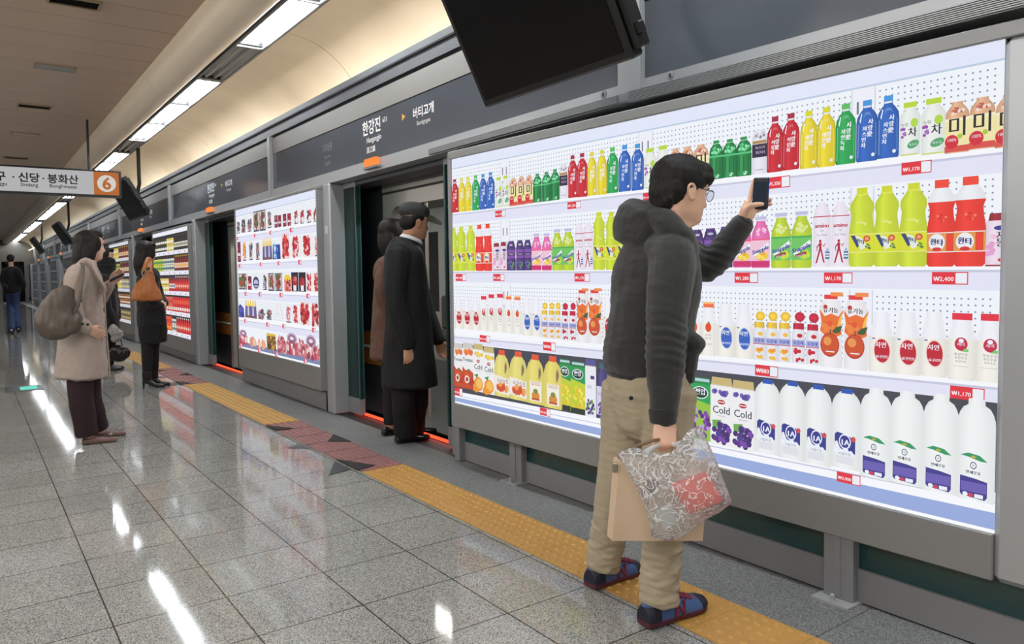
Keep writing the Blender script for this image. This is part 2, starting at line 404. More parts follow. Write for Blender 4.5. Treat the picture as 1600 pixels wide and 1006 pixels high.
# ------------------------------------------------------------------ header above doors
def header(k, ya, yb, tilt=0.):
    cy = (ya+yb)/2
    labs = {-1: 'dark header bay above the right half of the near drinks display', 0: 'header bay with station names above the open door and the meat display', 1: 'header bay above the second open door with small station names', 2: 'header bay above the woman with the orange bag', 3: 'header bay behind the small tilted monitor'}
    t = thing('header_bay', labs.get(k, 'small grey header bay far down the platform'), 'station header', (2.68, yb, 2.1), 'header bays over the screen doors')
    dz = lambda yy: tilt*(yb-yy)
    def bx(nm, x0, x1, z0, z1, m, a=ya, b=yb):
        mb = MB().box(x0, x1, a, b, z0, z1)
        for v in mb.v: v.z -= dz(v.y)
        return mb.build(nm, m, t)
    bx('beam', 2.67, 3.0, 2.10, 2.195, M_alu)
    bx('glass_fascia', 2.69, 3.0, 2.195, 2.565, M_fascia)
    bx('upper_band', 2.685, 3.0, 2.57, 2.735, M_upper)
    bx('shadow_gap', 2.70, 3.0, 2.735, 2.765, M_black)
    bx('cap_band', 2.68, 2.80, 2.765, 2.93, M_dark)
    bx('cap_lip', 2.665, 2.69, 2.855, 2.87, M_black)
    bx('mullion', 2.655, 2.70, 2.10, 2.76, M_alu, yb-.075, yb)
    return t, bx
def station_text(t, oy, bold=True):
    ua, ub = V((0, -1, 0)), V((0, 0, 1)); X = 2.688
    for s_, y_, z_, q_, b_, nm, m_ in (('한강진', 5.60, 2.42, .125, .0035, 'station_name', M_white), ('631', 5.36, 2.465, .055, .001, 'station_number', M_white), ('Hangangjin', 5.56, 2.345, .062, .001, 'station_name', M_white), ('漢江鎭', 5.62, 2.265, .055, .001, 'station_name', M_white),
            ('버티고개', 4.75, 2.41, .085, .0025, 'next_station_name', M_white), ('Beotigogae', 4.75, 2.35, .045, 0, 'next_station_name', M_white), ('이태원', 6.52, 2.40, .085, 0, 'faded_station_name', M_grey), ('Itaewon', 6.52, 2.335, .045, 0, 'faded_station_name', M_grey), ('梨泰院', 6.52, 2.27, .045, 0, 'faded_station_name', M_grey)):
        mb = MB(); lettering(mb, s_, (X, y_+oy, z_), ua, ub, q_, bold=b_); mb.build(nm, m_, t)
    MB().add([(X, 5.075+oy, 2.475), (X, 5.02+oy, 2.447), (X, 5.075+oy, 2.42)], [(0, 1, 2)]).build('arrow', mat('arrow_yellow', (210, 160, 60), .5), t)
    ol = MB().box(2.625, 2.672, 5.42+oy, 5.63+oy, 2.135, 2.20, 0, .008).build('indicator_lamp', M_orange, t)
    MB().box(2.63, 2.672, 5.395+oy, 5.655+oy, 2.12, 2.136).build('lamp_bracket', M_alu2, ol)
mull = [8.09+PITCH_D*i for i in range(0, 10)]
for k in range(0, 8):
    ya = 2.66 if k == 0 else mull[k-1]
    t, bx = header(k, ya, mull[k]); station_text(t, PITCH_D*k)
    if k == 0:
        NEARH = t
        bx('louver_band', 2.655, 2.672, 2.105, 2.145, M_alu2, 2.66, 4.62)
t, bx = header(-1, -3.2, 2.655, .017)
bx('louver_band', 2.655, 2.672, 2.09, 2.15, M_alu2)
def louvers(t, y0, y1, tilt, ys, zlo, zhi):
    mb = MB(); n = 8
    for i in range(n):
        z = zlo+(zhi-zlo)*(i+.2)/n; h = (zhi-zlo)/n*.5
        m2 = MB().box(2.645, 2.656, y0, y1, z, z+h)
        for v in m2.v: v.z -= tilt*(ys-v.y)
        mb.add(m2.v, m2.f)
    mb.build('louver_slats', M_alu, t)
louvers(t, -3.2, 2.655, .017, 2.655, 2.093, 2.148)
louvers(NEARH, 2.735, 4.62, 0, 0, 2.105, 2.145)
def keyhole(t, y, z):
    k = MB().lathe((2.671, y, z), [(.022, 0), (.022, .004), (.013, .006)], (-1, 0, 0), 16).build('lock', M_alu2, t, True)
    MB().box(2.662, 2.667, y-.003, y+.003, z-.009, z+.009).build('keyhole', M_black, k)
keyhole(t, 2.40, 2.17); keyhole(NEARH, 2.85, 2.172)
MB().box(2.662, 2.672, 2.66, 2.74, 2.10, 2.60).build('wide_mullion', M_alu, NEARH)

# ------------------------------------------------------------------ train behind the open doors
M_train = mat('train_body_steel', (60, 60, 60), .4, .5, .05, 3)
M_trim2 = mat('train_door_steel', (176, 172, 166), .3, .6, .05, 6)
M_stripe = mat('train_ochre_stripe', (168, 98, 36), .35)
M_int = mat('train_interior_panel', (150, 152, 148), .5)
M_seat = mat('train_seat_moquette', (70, 62, 52), .9)
TR = thing('train_car', 'dark metro train with ochre stripe standing behind the open screen doors', 'train', (3.2, 8, -1))
doors = [(4.75+PITCH_D*k, 6.10+PITCH_D*k) for k in range(-1, 5)]
mb = MB(); ys = -3.0; stripes = MB(); lines = MB()
for a, b in doors+[(26, 26)]:
    mb.box(3.06, 3.14, ys, a, -.9, 2.3); stripes.box(3.055, 3.062, ys, a, .43, .74); lines.box(3.052, 3.056, ys, a, .585, .607)
    if b > a: mb.box(3.06, 3.14, a, b, 1.98, 2.3).box(3.06, 3.14, a, b, -.9, -.03)
    ys = b
mb.build('body_shell', M_train, TR); stripes.build('stripe', M_stripe, TR); lines.build('stripe_line', M_white, TR)
MB().box(3.06, 5.8, -3, 26, -.05, -.02).build('car_floor', mat('train_floor', (70, 70, 68), .4), TR)
MB().box(3.06, 5.8, -3, 26, 2.25, 2.3).build('car_ceiling', M_int, TR)
mb = MB()
for i, (a, b) in enumerate(doors): mb.box(5.7, 5.8, a-3.6, a, -.05, .85).box(5.7, 5.8, a-3.6, a, 1.75, 2.3).box(5.7, 5.8, a-3.6, a-3.3, .85, 1.75).box(5.7, 5.8, a-.3, a, .85, 1.75).box(5.7, 5.8, a, b, 1.9, 2.3).box(5.7, 5.8, a, b, -.05, .7)
mb.build('far_side_panel', M_int, TR)
MB().box(5.72, 5.74, -3, 26, .5, 1.95).build('far_window', M_black, TR)
M_inlamp = emit('train_lamp_lit', (255, 252, 245), 18.0)
for i in range(5): MB().box(3.65, 3.85, -1.5+5*i+.6, 2.6+5*i+.6, 2.20, 2.245).build('car_lamp', M_inlamp, TR)
for i, (a, b) in enumerate(doors[1:4]):
    # steel door surround with rounded upper corners
    r = .18; n = 8; inner = [(b-.06, -.03), (b-.06, 1.86-r)]; outer = [(b+.03, -.03), (b+.03, 1.98-r*.3)]
    pin = [(b-.06, -.03), (b-.06, 1.5)]+[(b-.06-r+r*math.cos(math.radians(90*j/n)), 1.86-r+r*math.sin(math.radians(90*j/n))) for j in range(n+1)]+[(a+.06+r-r*math.sin(math.radians(90*j/n)), 1.86-r+r*math.cos(math.radians(90*j/n))) for j in range(n+1)]+[(a+.06, -.03)]
    pout = [(b+.05, -.03), (b+.05, 1.5)]+[(b+.05, 1.86-r+(r+.12)*min(1, j/(n/2))) for j in range(n+1)]+[(a-.05, 1.98) for j in range(n+1)]+[(a-.05, -.03)]
    m = len(pin); vs = [(3.045, yy, z) for yy, z in pin]+[(3.045, yy, z) for yy, z in pout]+[(3.10, yy, z) for yy, z in pin]
    MB().add(vs, [(j, j+1, m+j+1, m+j) for j in range(m-1)]+[(j+1, j, 2*m+j, 2*m+j+1) for j in range(m-1)]).build('door_surround', M_trim2, TR)
    MB().box(3.04, 3.06, a-.05, b+.05, 2.0, 2.10).build('door_header', M_trim2, TR)
    for yy in (a+.35, b-.2): MB().tube([(3.35, yy, -.03), (3.35, yy, 2.25)], .016).build('grab_pole', M_trim2, TR, True)
    MB().box(3.2, 3.65, b+.25, b+2.6, .35, .46, 0, .03).box(3.16, 3.24, b+.25, b+2.6, .46, .95, 0, .03).build('bench', M_seat, TR)
    MB().box(5.2, 5.66, a-2.9, a-.2, .35, .46, 0, .03).box(5.6, 5.68, a-2.9, a-.2, .46, .95, 0, .03).build('bench', M_seat, TR)
    h = MB()
    for j in range(3):
        yy = a+.15+.25*j; h.tube([(3.9, yy, 2.25), (3.9, yy, 1.85)], .008, n=6)
        h.tube([(3.9, yy+.05*math.cos(q*math.pi/5), 1.79+.05*math.sin(q*math.pi/5)) for q in range(10)], .007, n=6, closed=True)
    h.build('strap_hangers', M_trim2, TR, True)
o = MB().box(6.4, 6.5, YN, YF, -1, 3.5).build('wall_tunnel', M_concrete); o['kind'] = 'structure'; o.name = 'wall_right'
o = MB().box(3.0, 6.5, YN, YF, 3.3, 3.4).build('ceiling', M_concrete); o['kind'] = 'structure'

# ------------------------------------------------------------------ hanging station sign
t = thing('hanging_sign', 'white hanging station sign with an orange square and the number 6', 'sign', (1.4, 12.0, 2.6))
MB().box(-1.6, 1.835, 12.0, 12.12, 2.425, 2.80).build('sign_box', mat('sign_edge', (40, 40, 44), .4, .3), t)
M_signw = emit('sign_face_lit', (206, 206, 208), .72, False)
f = MB().box(-1.6, 1.80, 11.993, 12.0, 2.455, 2.775).build('sign_face', M_signw, t)
q = MB().box(1.485, 1.80, 11.988, 11.993, 2.455, 2.775).build('line_square', emit('sign_orange', (190, 112, 60), .9, False), t)
MB().lathe((1.645, 11.988, 2.615), [(.118, 0), (.118, .003)], (0, -1, 0), 32).build('disc', emit('sign_disc', (225, 222, 216), .85, False), q)
mb = MB(); lettering(mb, '6', (1.645, 11.983, 2.535), V((1, 0, 0)), V((0, 0, 1)), .235, bold=.008); mb.build('number', emit('sign_orange', '', 0), q)
M_signt = mat('sign_letters', (48, 46, 48), .6)
UA, UB = V((1, 0, 0)), V((0, 0, 1))
for s, x in (('봉화산', 1.115), ('신당', .72), ('청구', .34), ('·', .885), ('·', .545)): mb = MB(); lettering(mb, s, (x, 11.99, 2.595), UA, UB, .135, bold=.004); mb.build('station_name', M_signt, t)
for s, x in (('Bonghwasan', 1.115), ('Sindang', .72), ('Cheonggu', .34)): mb = MB(); lettering(mb, s, (x, 11.99, 2.525), UA, UB, .066, bold=.001); mb.build('station_name', M_signt, t)
for x in (1.44, -.6): MB().tube([(x, 12.06, 2.80), (x, 12.06, 3.5)], .016).build('hanger_rod', M_blackpl, t, True)

# ------------------------------------------------------------------ hanging monitors
def monitor(y0, y1, xb, zb, xt, zt, lab):
    ln = V((xt-xb, 0, zt-zb)); up = ln.normalized(); ln = up*.66; yy = V((0, 1, 0)); nrm = up.cross(yy)     # nrm faces the platform
    if nrm.x > 0: nrm = -nrm
    c = V(((xb+xt)/2, (y0+y1)/2, zb))
    t = thing('hanging_monitor', lab, 'monitor', c, 'tilted monitors hung along the platform edge')
    B = V((xb, y0, zb)); w_ = yy*(y1-y0)
    MB().bbox(B, w_, ln, -nrm*.075, 0, .01).build('housing', M_blackpl, t)
    MB().bbox(B+yy*.035+up*.035+nrm*.004, w_-yy*.07, ln-up*.07, -nrm*.006, 0, .002).build('screen', mat('monitor_screen', (9, 8, 8), .25, spec=.25), t)
    MB().bbox(B-yy*.035+up*.03-nrm*.02, yy*.035, ln*.9, -nrm*.07, 0, .006).build('side_speaker', M_blackpl, t)
    for s in (.12, .35, .7): MB().bbox(B-yy*.06+up*(.66*s)-nrm*.03, yy*.03, up*.05, -nrm*.035, 0, .006).build('bracket_clip', M_blackpl, t)
    mid = B+w_*.5+up*.33-nrm*.075
    p = MB().tube([mid, mid-nrm*.12+V((0, 0, .05)), V((mid.x-nrm.x*.16, mid.y, mid.z+.25)), V((mid.x-nrm.x*.16, mid.y, 3.41))], .03).build('hanger_pole', M_blackpl, t, True)
monitor(2.16, 3.22, 2.185, 2.115, 1.95, 2.57, 'large black monitor hanging tilted over the near drinks display')
monitor(12.9, 14.3, 2.30, 2.24, 2.02, 2.74, 'black monitor hanging beside the white station sign')
monitor(23.3, 25.0, 2.30, 2.22, 2.02, 2.72, 'small far monitor hanging above the woman in the beige coat')
monitor(32.4, 34.2, 2.30, 2.25, 2.02, 2.72, 'smallest and farthest hanging monitor near the end wall')

# ------------------------------------------------------------------ tactile paving
M_yel = mat('tactile_yellow', (182, 138, 70), .45, 0, .12, 25)
M_yel2 = mat('tactile_yellow_far', (192, 150, 72), .45, 0, .12, 25)
M_pink = mat('tactile_pink', (140, 96, 94), .5, 0, .12, 25)
def tile_mesh(kind, m):
    mb = MB().box(-.149, .149, -.149, .149, 0, .004)
    if kind == 'dome':
        for i in range(6):
            for j in range(6): mb.lathe((-.125+.05*i, -.125+.05*j, .004), [(.013, 0), (.010, .0035), (.005, .005)], n=8)
    else:
        for i in range(5): mb.bbox(V((-.12+.06*i-.012, -.145, .003)), V((.024, 0, 0)), V((0, .29, 0)), V((0, 0, .006)), 0, .005)
    me = mb.build('tile', m).data; o = bpy.data.objects['tile']; return me
def strip(y0, y1, kind, m, lab):
    t = thing('tactile_strip', lab, 'tactile paving', (2.16, y0, 0), 'tactile strips along the screen doors')
    n = round((y1-y0)/.3); st = (y1-y0)/n
    mb = tile_mesh(kind, m); o = [x for x in bpy.data.objects if x.data == mb][0]
    for i in range(n):
        c = o if i == 0 else o.copy()
        if i: COL.objects.link(c)
        c.parent = t; c.location = (0, st*(i+.5), .0005)
    return t
strip(-1.56, 4.44, 'dome', M_yel, 'ochre dotted tactile strip under the man in the hoodie')
strip(4.44, 6.38, 'dome', M_pink, 'pink dotted tactile strip in front of the man at the open door')
strip(6.38, 9.39, 'bar', M_yel2, 'yellow ribbed tactile strip in front of the meat display')
strip(9.39, 11.33, 'bar', M_pink, 'pink tactile strip by the boots of the woman with the orange bag')
strip(11.33, 14.34, 'bar', M_yel2, 'yellow tactile strip seen beyond the black handbag')
strip(14.34, 16.28, 'bar', M_pink, 'pink tactile strip far down the platform')
strip(16.28, 30, 'bar', M_yel2, 'last yellow tactile strip running to the far end')

M_blk = mat('black_grit', (34, 30, 32), .8, 0, .3, 200); M_gst = mat('grey_sticker', (66, 70, 74), .35)
def tri(pts, lab, m, z=.002, h=.0015):
    o = MB().prism([V((x, y, z)) for x, y in pts], (0, 0, h)).build('floor_arrow', m, loc=(pts[0][0], pts[0][1], z))
    tag(o, lab, 'floor marking', 'triangular markings before the doors')
def tri6(ox, oy, who):
    tri([(2.00+ox, 6.34+oy), (2.00+ox, 6.08+oy), (2.14+ox, 6.06+oy)], 'black triangle at the left end of pink tiles before ' + who, M_blk, .0055, .005)
    tri([(2.31+ox, 5.62+oy), (2.31+ox, 5.28+oy), (2.17+ox, 5.40+oy)], 'black triangle on door side of pink tiles before ' + who, M_blk, .0055, .005)
    tri([(2.00+ox, 4.84+oy), (2.00+ox, 4.48+oy), (2.14+ox, 4.52+oy)], 'black triangle at the right end of pink tiles before ' + who, M_blk, .0055, .005)
    tri([(1.99+ox, 5.50+oy), (1.99+ox, 5.30+oy), (1.86+ox, 5.42+oy)], 'small grey triangle beside the pink tiles before ' + who, M_gst)
    tri([(1.98+ox, 4.82+oy), (1.98+ox, 4.54+oy), (1.81+ox, 4.50+oy)], 'grey triangle by the right end of pink tiles before ' + who, M_gst)
tri6(0, 0, 'the nearest open door'); tri6(0, PITCH_D, 'the second open door')
t = thing('floor_light', 'cyan guide light let into the floor left of the beige coat', 'floor light', (.53, 10.42, 0))
MB().box(.30, .68, 10.18, 10.66, .0005, .004).build('frame', M_gst, t)
MB().box(.45, .62, 10.27, 10.57, .004, .006).build('lens', emit('guide_lamp', (120, 225, 205), 1.0), t)
D1='tr -8 74 1239 1455;ty 78 149 1239 1455;ty 151 223 1238 1454;tg 227 305 1238 1457;tb 309 384 1238 1456;tb 387 465 1238 1459;te 470 535 1240 1419;te 540 604 1241 1422;mi 612 684 1237 1399;mi 684 752 1238 1402;mi 756 824 1240 1400;gs 827 901 1242 1402;gs 901 976 1242 1404;gs 976 1046 1243 1411;bk 1049 1113 1245 1427;tr 1115 1185 1245 1470;tr 1186 1263 1243 1472;ty 1265 1332 1244 1468;ty 1334 1401 1243 1470;tg 1404 1481 1245 1473;tb 1486 1566 1245 1473;tb 1568 1646 1244 1468;so -13 54 862 1142;so 54 157 862 1143;so 157 254 862 1146;sr 260 345 861 1147;sr 349 432 861 1148;pk 439 507 864 1029;pk 511 577 864 1032;gp 580 662 863 1035;gp 663 736 863 1037;gp 736 806 863 1037;sp 811 892 863 1072;sp 897 976 862 1070;sg 984 1067 862 1088;sg 1070 1161 862 1089;am 1165 1229 864 1108;am 1233 1303 864 1109;so 1306 1389 864 1157;so 1392 1469 863 1153;te 1649 1724 1247 1435;te 1728 1804 1249 1437;mi 1804 1871 1248 1413;mi 1871 1942 1250 1412;mi 1942 2022 1252 1411;gs 2025 2095 1252 1419;gs 2095 2166 1253 1415;gs 2165 2237 1251 1415;bk 2239 2308 1252 1431;tr 2310 2380 1252 1476;tr 2380 2452 1253 1477;ty 2455 2525 1251 1474;ty 2527 2598 1249 1476;tg 2601 2677 1250 1475;tb 2679 2756 1251 1474;tb 2756 2831 1254 1476;te 2835 2903 1254 1438;te 2906 2983 1249 1438;mi 2983 3056 1244 1411;mi 3057 3132 1247 1412;mi 3132 3205 1243 1407;so 1472 1558 866 1150;sr 1562 1632 865 1142;sr 1632 1708 865 1140;pk 1712 1763 867 1011;pk 1763 1816 867 1012;gp 1853 1925 870 1037;gp 1929 1996 871 1039;gp 1996 2072 870 1042;gp 2073 2145 871 1046;sp 2152 2237 870 1074;sp 2242 2325 868 1081;sg 2332 2417 867 1090;sg 2422 2507 867 1091;am 2514 2585 871 1115;am 2587 2656 871 1114;so 2657 2749 870 1157;so 2750 2837 870 1156;so 2838 2930 869 1158;sr 2932 3019 868 1160;sr 3018 3110 868 1162;pk 3111 3179 868 1038;er 15 107 489 691;er 110 203 490 693;er 206 294 491 696;ap 300 377 491 711;ap 381 460 493 723;ap 463 545 494 728;to 554 628 493 719;to 636 712 494 718;eb 716 797 489 708;eb 802 885 490 711;dy 889 944 487 686;dy 946 998 486 687;dy 1001 1050 488 689;dr 1057 1112 485 689;dr 1116 1170 486 691;or 1176 1265 483 760;or 1267 1363 485 762;er 1369 1438 488 725;tc -1 99 109 395;tc 102 218 109 404;co 218 324 105 406;co 329 439 104 394;ja 444 589 105 388;ja 592 751 105 391;jb 753 903 104 387;jb 907 1054 101 392;gy 1033 1123 106 382;gy 1129 1238 103 378;pw 1242 1319 99 400;pd 1323 1406 103 386;pd 1406 1483 102 389;er 1448 1544 485 730;er 1548 1640 486 732;ap 1644 1735 488 743;ap 1739 1827 486 743;ap 1831 1915 487 742;to 1919 1983 481 722;to 1986 2065 484 724;eb 2068 2157 486 717;eb 2160 2248 488 717;dy 2251 2308 488 691;dy 2308 2364 487 692;dy 2365 2421 489 693;dr 2428 2484 490 695;dr 2487 2541 490 693;or 2545 2634 488 766;or 2642 2731 488 766;er 2734 2823 489 706;er 2825 2915 489 710;er 2917 3001 492 714;ap 3003 3088 490 717;ap 3090 3175 492 718;gy 1555 1679 117 395;gg 1927 2036 102 382;cg 2038 2148 97 394;cg 2149 2257 96 392;m1 2259 2374 103 411;m1 2374 2486 101 416;m1 2486 2595 102 416;m1 2598 2708 109 413;mw 2710 2820 98 429;mw 2820 2930 100 432;mw 2931 3040 97 435;mw 3041 3150 94 434'
T1='1,170 464 565 1182 1220;1,350 1107 1211 1187 1224;1,170 1641 1708 1191 1227;1,350 2303 2412 1187 1233;1,170 2841 2941 1188 1231;1,480 30 149 798 843;1,280 437 549 801 843;1,170 1159 1276 803 847;1,280 2156 2270 806 849;1,170 2558 2670 808 849;2,400 2948 3061 808 850;1,170 289 397 422 464;_880 898 1004 418 466;_880 2258 2365 423 468;1,170 3012 3117 426 469;2,480 -7 90 51 102;2,580 866 954 49 91;2,900 2618 2710 55 94'
D2='f1 239 407 1777 1929;f1 426 633 1777 1941;f1 668 866 1775 1935;f2 895 1107 1768 1993;f2 1108 1334 1766 1991;f3 1370 1551 1776 1959;f4 1606 1716 1774 1903;f4 1722 1824 1775 1895;f4 1870 1983 1770 1897;f4 1996 2110 1770 1893;f5 2179 2321 1771 1909;f5 2345 2486 1765 1905;f5 2516 2667 1763 1899;f5 2686 2831 1761 1907;f4 259 402 1445 1681;f6 449 621 1446 1683;f7 689 876 1451 1668;f7 944 1123 1448 1657;f8 1187 1511 1448 1691;f9 1526 1775 1446 1691;g1 1811 2057 1444 1697;g2 2102 2371 1444 1671;g2 2407 2681 1442 1666;g3 2703 2822 1441 1645;f2 255 597 1119 1306;f4 624 779 1118 1273;g4 801 1073 1114 1320;f1 1159 1331 1115 1299;f2 1349 1567 1113 1303;f2 1577 1811 1114 1301;g5 1853 2055 1113 1288;g6 2065 2268 1116 1306;g6 2274 2470 1116 1304;g2 2475 2644 1115 1299;g2 2658 2823 1114 1298;g7 240 466 789 948;f8 482 930 794 1019;f7 951 1208 794 912;f7 1263 1467 797 914;g8 1498 1834 793 997;g3 1865 2061 793 977;g2 2086 2267 794 982;g1 2273 2549 795 1013;g1 2581 2802 793 1013;g9 230 554 473 648;h1 591 895 479 591;h1 912 1217 480 593;h2 1247 1557 478 654;h3 1572 1872 468 656;h4 1872 2200 476 701;h3 2197 2418 482 664;h4 2404 2696 476 710;h3 2688 2794 477 640'
T2='t 250 322 1705 1745;t 903 982 1708 1746;t 1439 1519 1711 1751;t 2059 2160 1704 1748;t 2764 2833 1678 1721;t 278 385 1377 1421;t 1078 1165 1385 1424;t 1666 1748 1383 1423;t 2268 2355 1379 1425;t 487 583 1049 1095;t 1010 1109 1049 1097;t 1701 1800 1052 1098;t 2463 2553 1055 1099;t 437 530 728 773;t 1242 1344 724 771;t 1757 1855 732 775;t 2585 2680 736 780;t 232 320 423 473;t 924 1021 419 469;t 1504 1597 421 469;t 2342 2428 424 468'
# ------------------------------------------------------------------ backlit posters
def print_mat():
    m = bpy.data.materials.new('backlit_print'); m.use_nodes = True; nt = m.node_tree; nt.nodes.remove(nt.nodes['Principled BSDF'])
    at_ = nt.nodes.new('ShaderNodeAttribute'); at_.attribute_name = 'ink'
    e = nt.nodes.new('ShaderNodeEmission'); e.inputs[1].default_value = PRINT
    nt.links.new(at_.outputs['Color'], e.inputs[0]); nt.links.new(e.outputs[0], nt.nodes['Material Output'].inputs[0]); return m
M_print = print_mat()
M_print2 = M_print.copy(); M_print2.name = 'backlit_print_small'; M_print2.cycles.emission_sampling = 'NONE'

def ink(c): return tuple(x*.955+.035 for x in lin(c))
class PR:
    """one flat printed picture in the plane of a poster; x, y in metres on the sheet, each new shape lies a hair above the last"""
    def __init__(s, pl, lay=2): s.P, s.s, s.t, s.n = pl; s.v = []; s.f = []; s.c = []; s.k = lay; s.box = None
    def frame(s, x0, x1, y0, y1): s.x0, s.y0, s.w, s.h = x0, y0, x1-x0, y1-y0; return s
    def pt(s, x, y): return s.P+s.s*x+s.t*y+s.n*(.00006*s.k)
    def poly(s, pts, col, rel=True):
        n = len(s.v); s.k += s.step
        if rel: pts = [(s.x0+x*s.w, s.y0+y*s.h) for x, y in pts]
        if s.clip: pts = [(min(max(x, s.clip[0]), s.clip[1]), min(max(y, s.clip[2]), s.clip[3])) for x, y in pts]
        s.v += [s.pt(x, y) for x, y in pts]; s.f.append(tuple(range(n, n+len(pts))))
        c = ink(col); s.c += [(*c, 1)]*len(pts)
    clip = None; step = 1
    def rect(s, x0, y0, x1, y1, c): s.poly([(x0, y0), (x1, y0), (x1, y1), (x0, y1)], c)
    def ell(s, x, y, rx, ry, c, n=18, rot=0):
        s.poly([(x+rx*math.cos(2*math.pi*i/n)*math.cos(rot)-ry*math.sin(2*math.pi*i/n)*math.sin(rot)*1, y+ry*math.sin(2*math.pi*i/n)*math.cos(rot)+rx*math.cos(2*math.pi*i/n)*math.sin(rot)*1) for i in range(n)], c)
    def body(s, prof, col, edge=.72, hi=1.18, clearto=None):
        """profile [(y, halfwidth)], printed with the tone of a round bottle"""
        s.k += 1; c0 = np.array(ink(col)); cols = [(-1, edge), (-.72, .95), (-.35, hi), (.2, 1.), (.7, .92), (1, edge)]
        n0 = len(s.v); m = len(cols)
        for y, hw in prof:
            for u, sh in cols:
                x_, y_ = s.x0+(.5+u*hw)*s.w, s.y0+y*s.h
                if s.clip: x_ = min(max(x_, s.clip[0]), s.clip[1]); y_ = min(max(y_, s.clip[2]), s.clip[3])
                s.v.append(s.pt(x_, y_)); s.c.append((*np.clip(c0*sh, 0, 1), 1))
        for i in range(len(prof)-1):
            for j in range(m-1): s.f.append((n0+i*m+j, n0+i*m+j+1, n0+(i+1)*m+j+1, n0+(i+1)*m+j))
    def text(s, txt, x, y, size, col, skew=0., bold=0., sx=1.):
        vs, fs, wd = textgeo(txt); s.k += 1; n = len(s.v); c = ink(col); z = size*s.h
        reps = [(0, 0)]+([(bold*s.h, 0), (-bold*s.h, 0)] if bold else [])
        for i, (dx, dy) in enumerate(reps):
            n = len(s.v); s.k += .3
            for a, b in vs:
                x_, y_ = s.x0+x*s.w+a*z*sx+dx, s.y0+y*s.h+b*z+a*z*skew
                if s.clip: x_ = min(max(x_, s.clip[0]), s.clip[1])
                s.v.append(s.pt(x_, y_)); s.c.append((*c, 1))
            s.f += [tuple(q+n for q in f) for f in fs]
    def fit(s, txt, x, y, width, col, skew=0., bold=0., maxh=1.):
        """text scaled to a share of the item's width"""
        wd = max(.01, textgeo(txt)[2]); s.text(txt, x, y, min(width*s.w/wd/s.h, maxh), col, skew, bold)
    def vert(s, txt, x, y, size, col, slant=0.):
        for i, ch in enumerate(txt): s.text(ch, x+slant*i, y-size*1.05*i, size, col, bold=.004)
    def build(s, name, parent, label=None):
        me = bpy.data.meshes.new(name); o0 = np.array(origin(parent))
        me.from_pydata([tuple(np.array(v)-o0) for v in s.v], [], s.f); me.materials.append(M_print2 if name != 'poster' else M_print)
        at_ = me.color_attributes.new('ink', 'FLOAT_COLOR', 'POINT'); at_.data.foreach_set('color', np.array(s.c, dtype=np.float32).ravel())
        o = bpy.data.objects.new(name, me); COL.objects.link(o); o.parent = parent
        if label: o['label'] = label
        return o

W = (236, 240, 250)
BOT = [(0, .44), (.03, .48), (.62, .48), (.72, .44), (.80, .30), (.84, .20), (.90, .18)]
def blob(p, x, y, r, cols, n, rnd, ry=None, sz=.12):
    for i in range(n):
        a = rnd.random()*6.28; q = rnd.random()**.5
        p.ell(x+r*q*math.cos(a), y+(ry or r)*q*math.sin(a), sz, sz*p.w/p.h, rnd.choice(cols), 10)
def k_tea(p, col, cap, txt, rnd):
    p.body(BOT, col); p.rect(.30, .90, .70, .985, cap); p.rect(.33, .865, .67, .895, (225, 232, 240))
    p.poly([(.16, .66), (.24, .78), (.28, .78), (.2, .62)], (240, 245, 250)); hl = tuple(int(x+(255-x)*.28) for x in col); p.poly([(.07, .06), (.13, .06), (.15, .60), (.09, .62)], hl); p.poly([(.88, .1), (.92, .1), (.90, .62), (.87, .62)], hl); p.poly([(.3, .70), (.42, .79), (.6, .79), (.7, .71), (.6, .75), (.42, .75)], hl); p.vert('사랑愛', .66, .60, .095, (240, 240, 245), -.02); p.vert(txt, .40, .50, .085, (235, 238, 245), -.02)
    p.ell(.78, .10, .08, .03, (230, 235, 245), 12)
def k_tr(p, r): k_tea(p, (196, 28, 44), (168, 30, 66), '석류차', r); return 'red tea bottle picture'
def k_ty(p, r): k_tea(p, (226, 206, 34), (214, 214, 40), '레몬차', r); return 'yellow tea bottle picture'
def k_tg(p, r): k_tea(p, (32, 160, 80), (88, 190, 90), '자연녹차', r); return 'green tea bottle picture'
def k_tb(p, r): k_tea(p, (40, 96, 184), (64, 150, 220), '자스민차', r); return 'blue tea bottle picture'
def k_te(p, r):
    p.body([(0, .46), (.02, .48), (.70, .48), (.78, .40), (.84, .26), (.88, .25)], (232, 236, 232), .86, 1.05); p.rect(.2, .89, .8, .99, (186, 214, 50))
    p.ell(.70, .60, .17, .085, (176, 214, 70)); p.fit('차', .62, .36, .40, (30, 40, 40), bold=.004); p.text('누렁', .26, .55, .075, (60, 70, 60))
    blob(p, .2, .42, .12, [(150, 70, 170), (176, 110, 190)], 9, r, .10, .07); p.ell(.66, .20, .27, .075, (84, 164, 110), rot=.1); p.fit('옥수수', .66, .175, .36, W); p.rect(.1, .0, .9, .03, (206, 214, 120)); return 'white corn tea picture'
def k_mi(p, r):
    p.body([(0, .46), (.02, .48), (.66, .48), (.80, .44), (.90, .30), (.94, .22), (1, .22)], (222, 172, 136), .78, 1.2)
    blob(p, .5, .80, .3, [(240, 222, 204), (190, 96, 84), (236, 200, 164), (206, 130, 110)], 16, r, .08, .07)
    p.rect(.02, .10, .98, .68, (240, 228, 170)); p.rect(.02, .62, .98, .68, (244, 236, 200)); p.rect(.02, .02, .98, .14, (214, 80, 70))
    p.fit('미', .52, .36, .62, (40, 30, 28), bold=.006); p.ell(.30, .22, .27, .14, (208, 40, 56)); p.fit('100%', .30, .23, .34, W); p.ell(.62, .32, .1, .05, (170, 200, 60)); return 'amber plum drink picture'
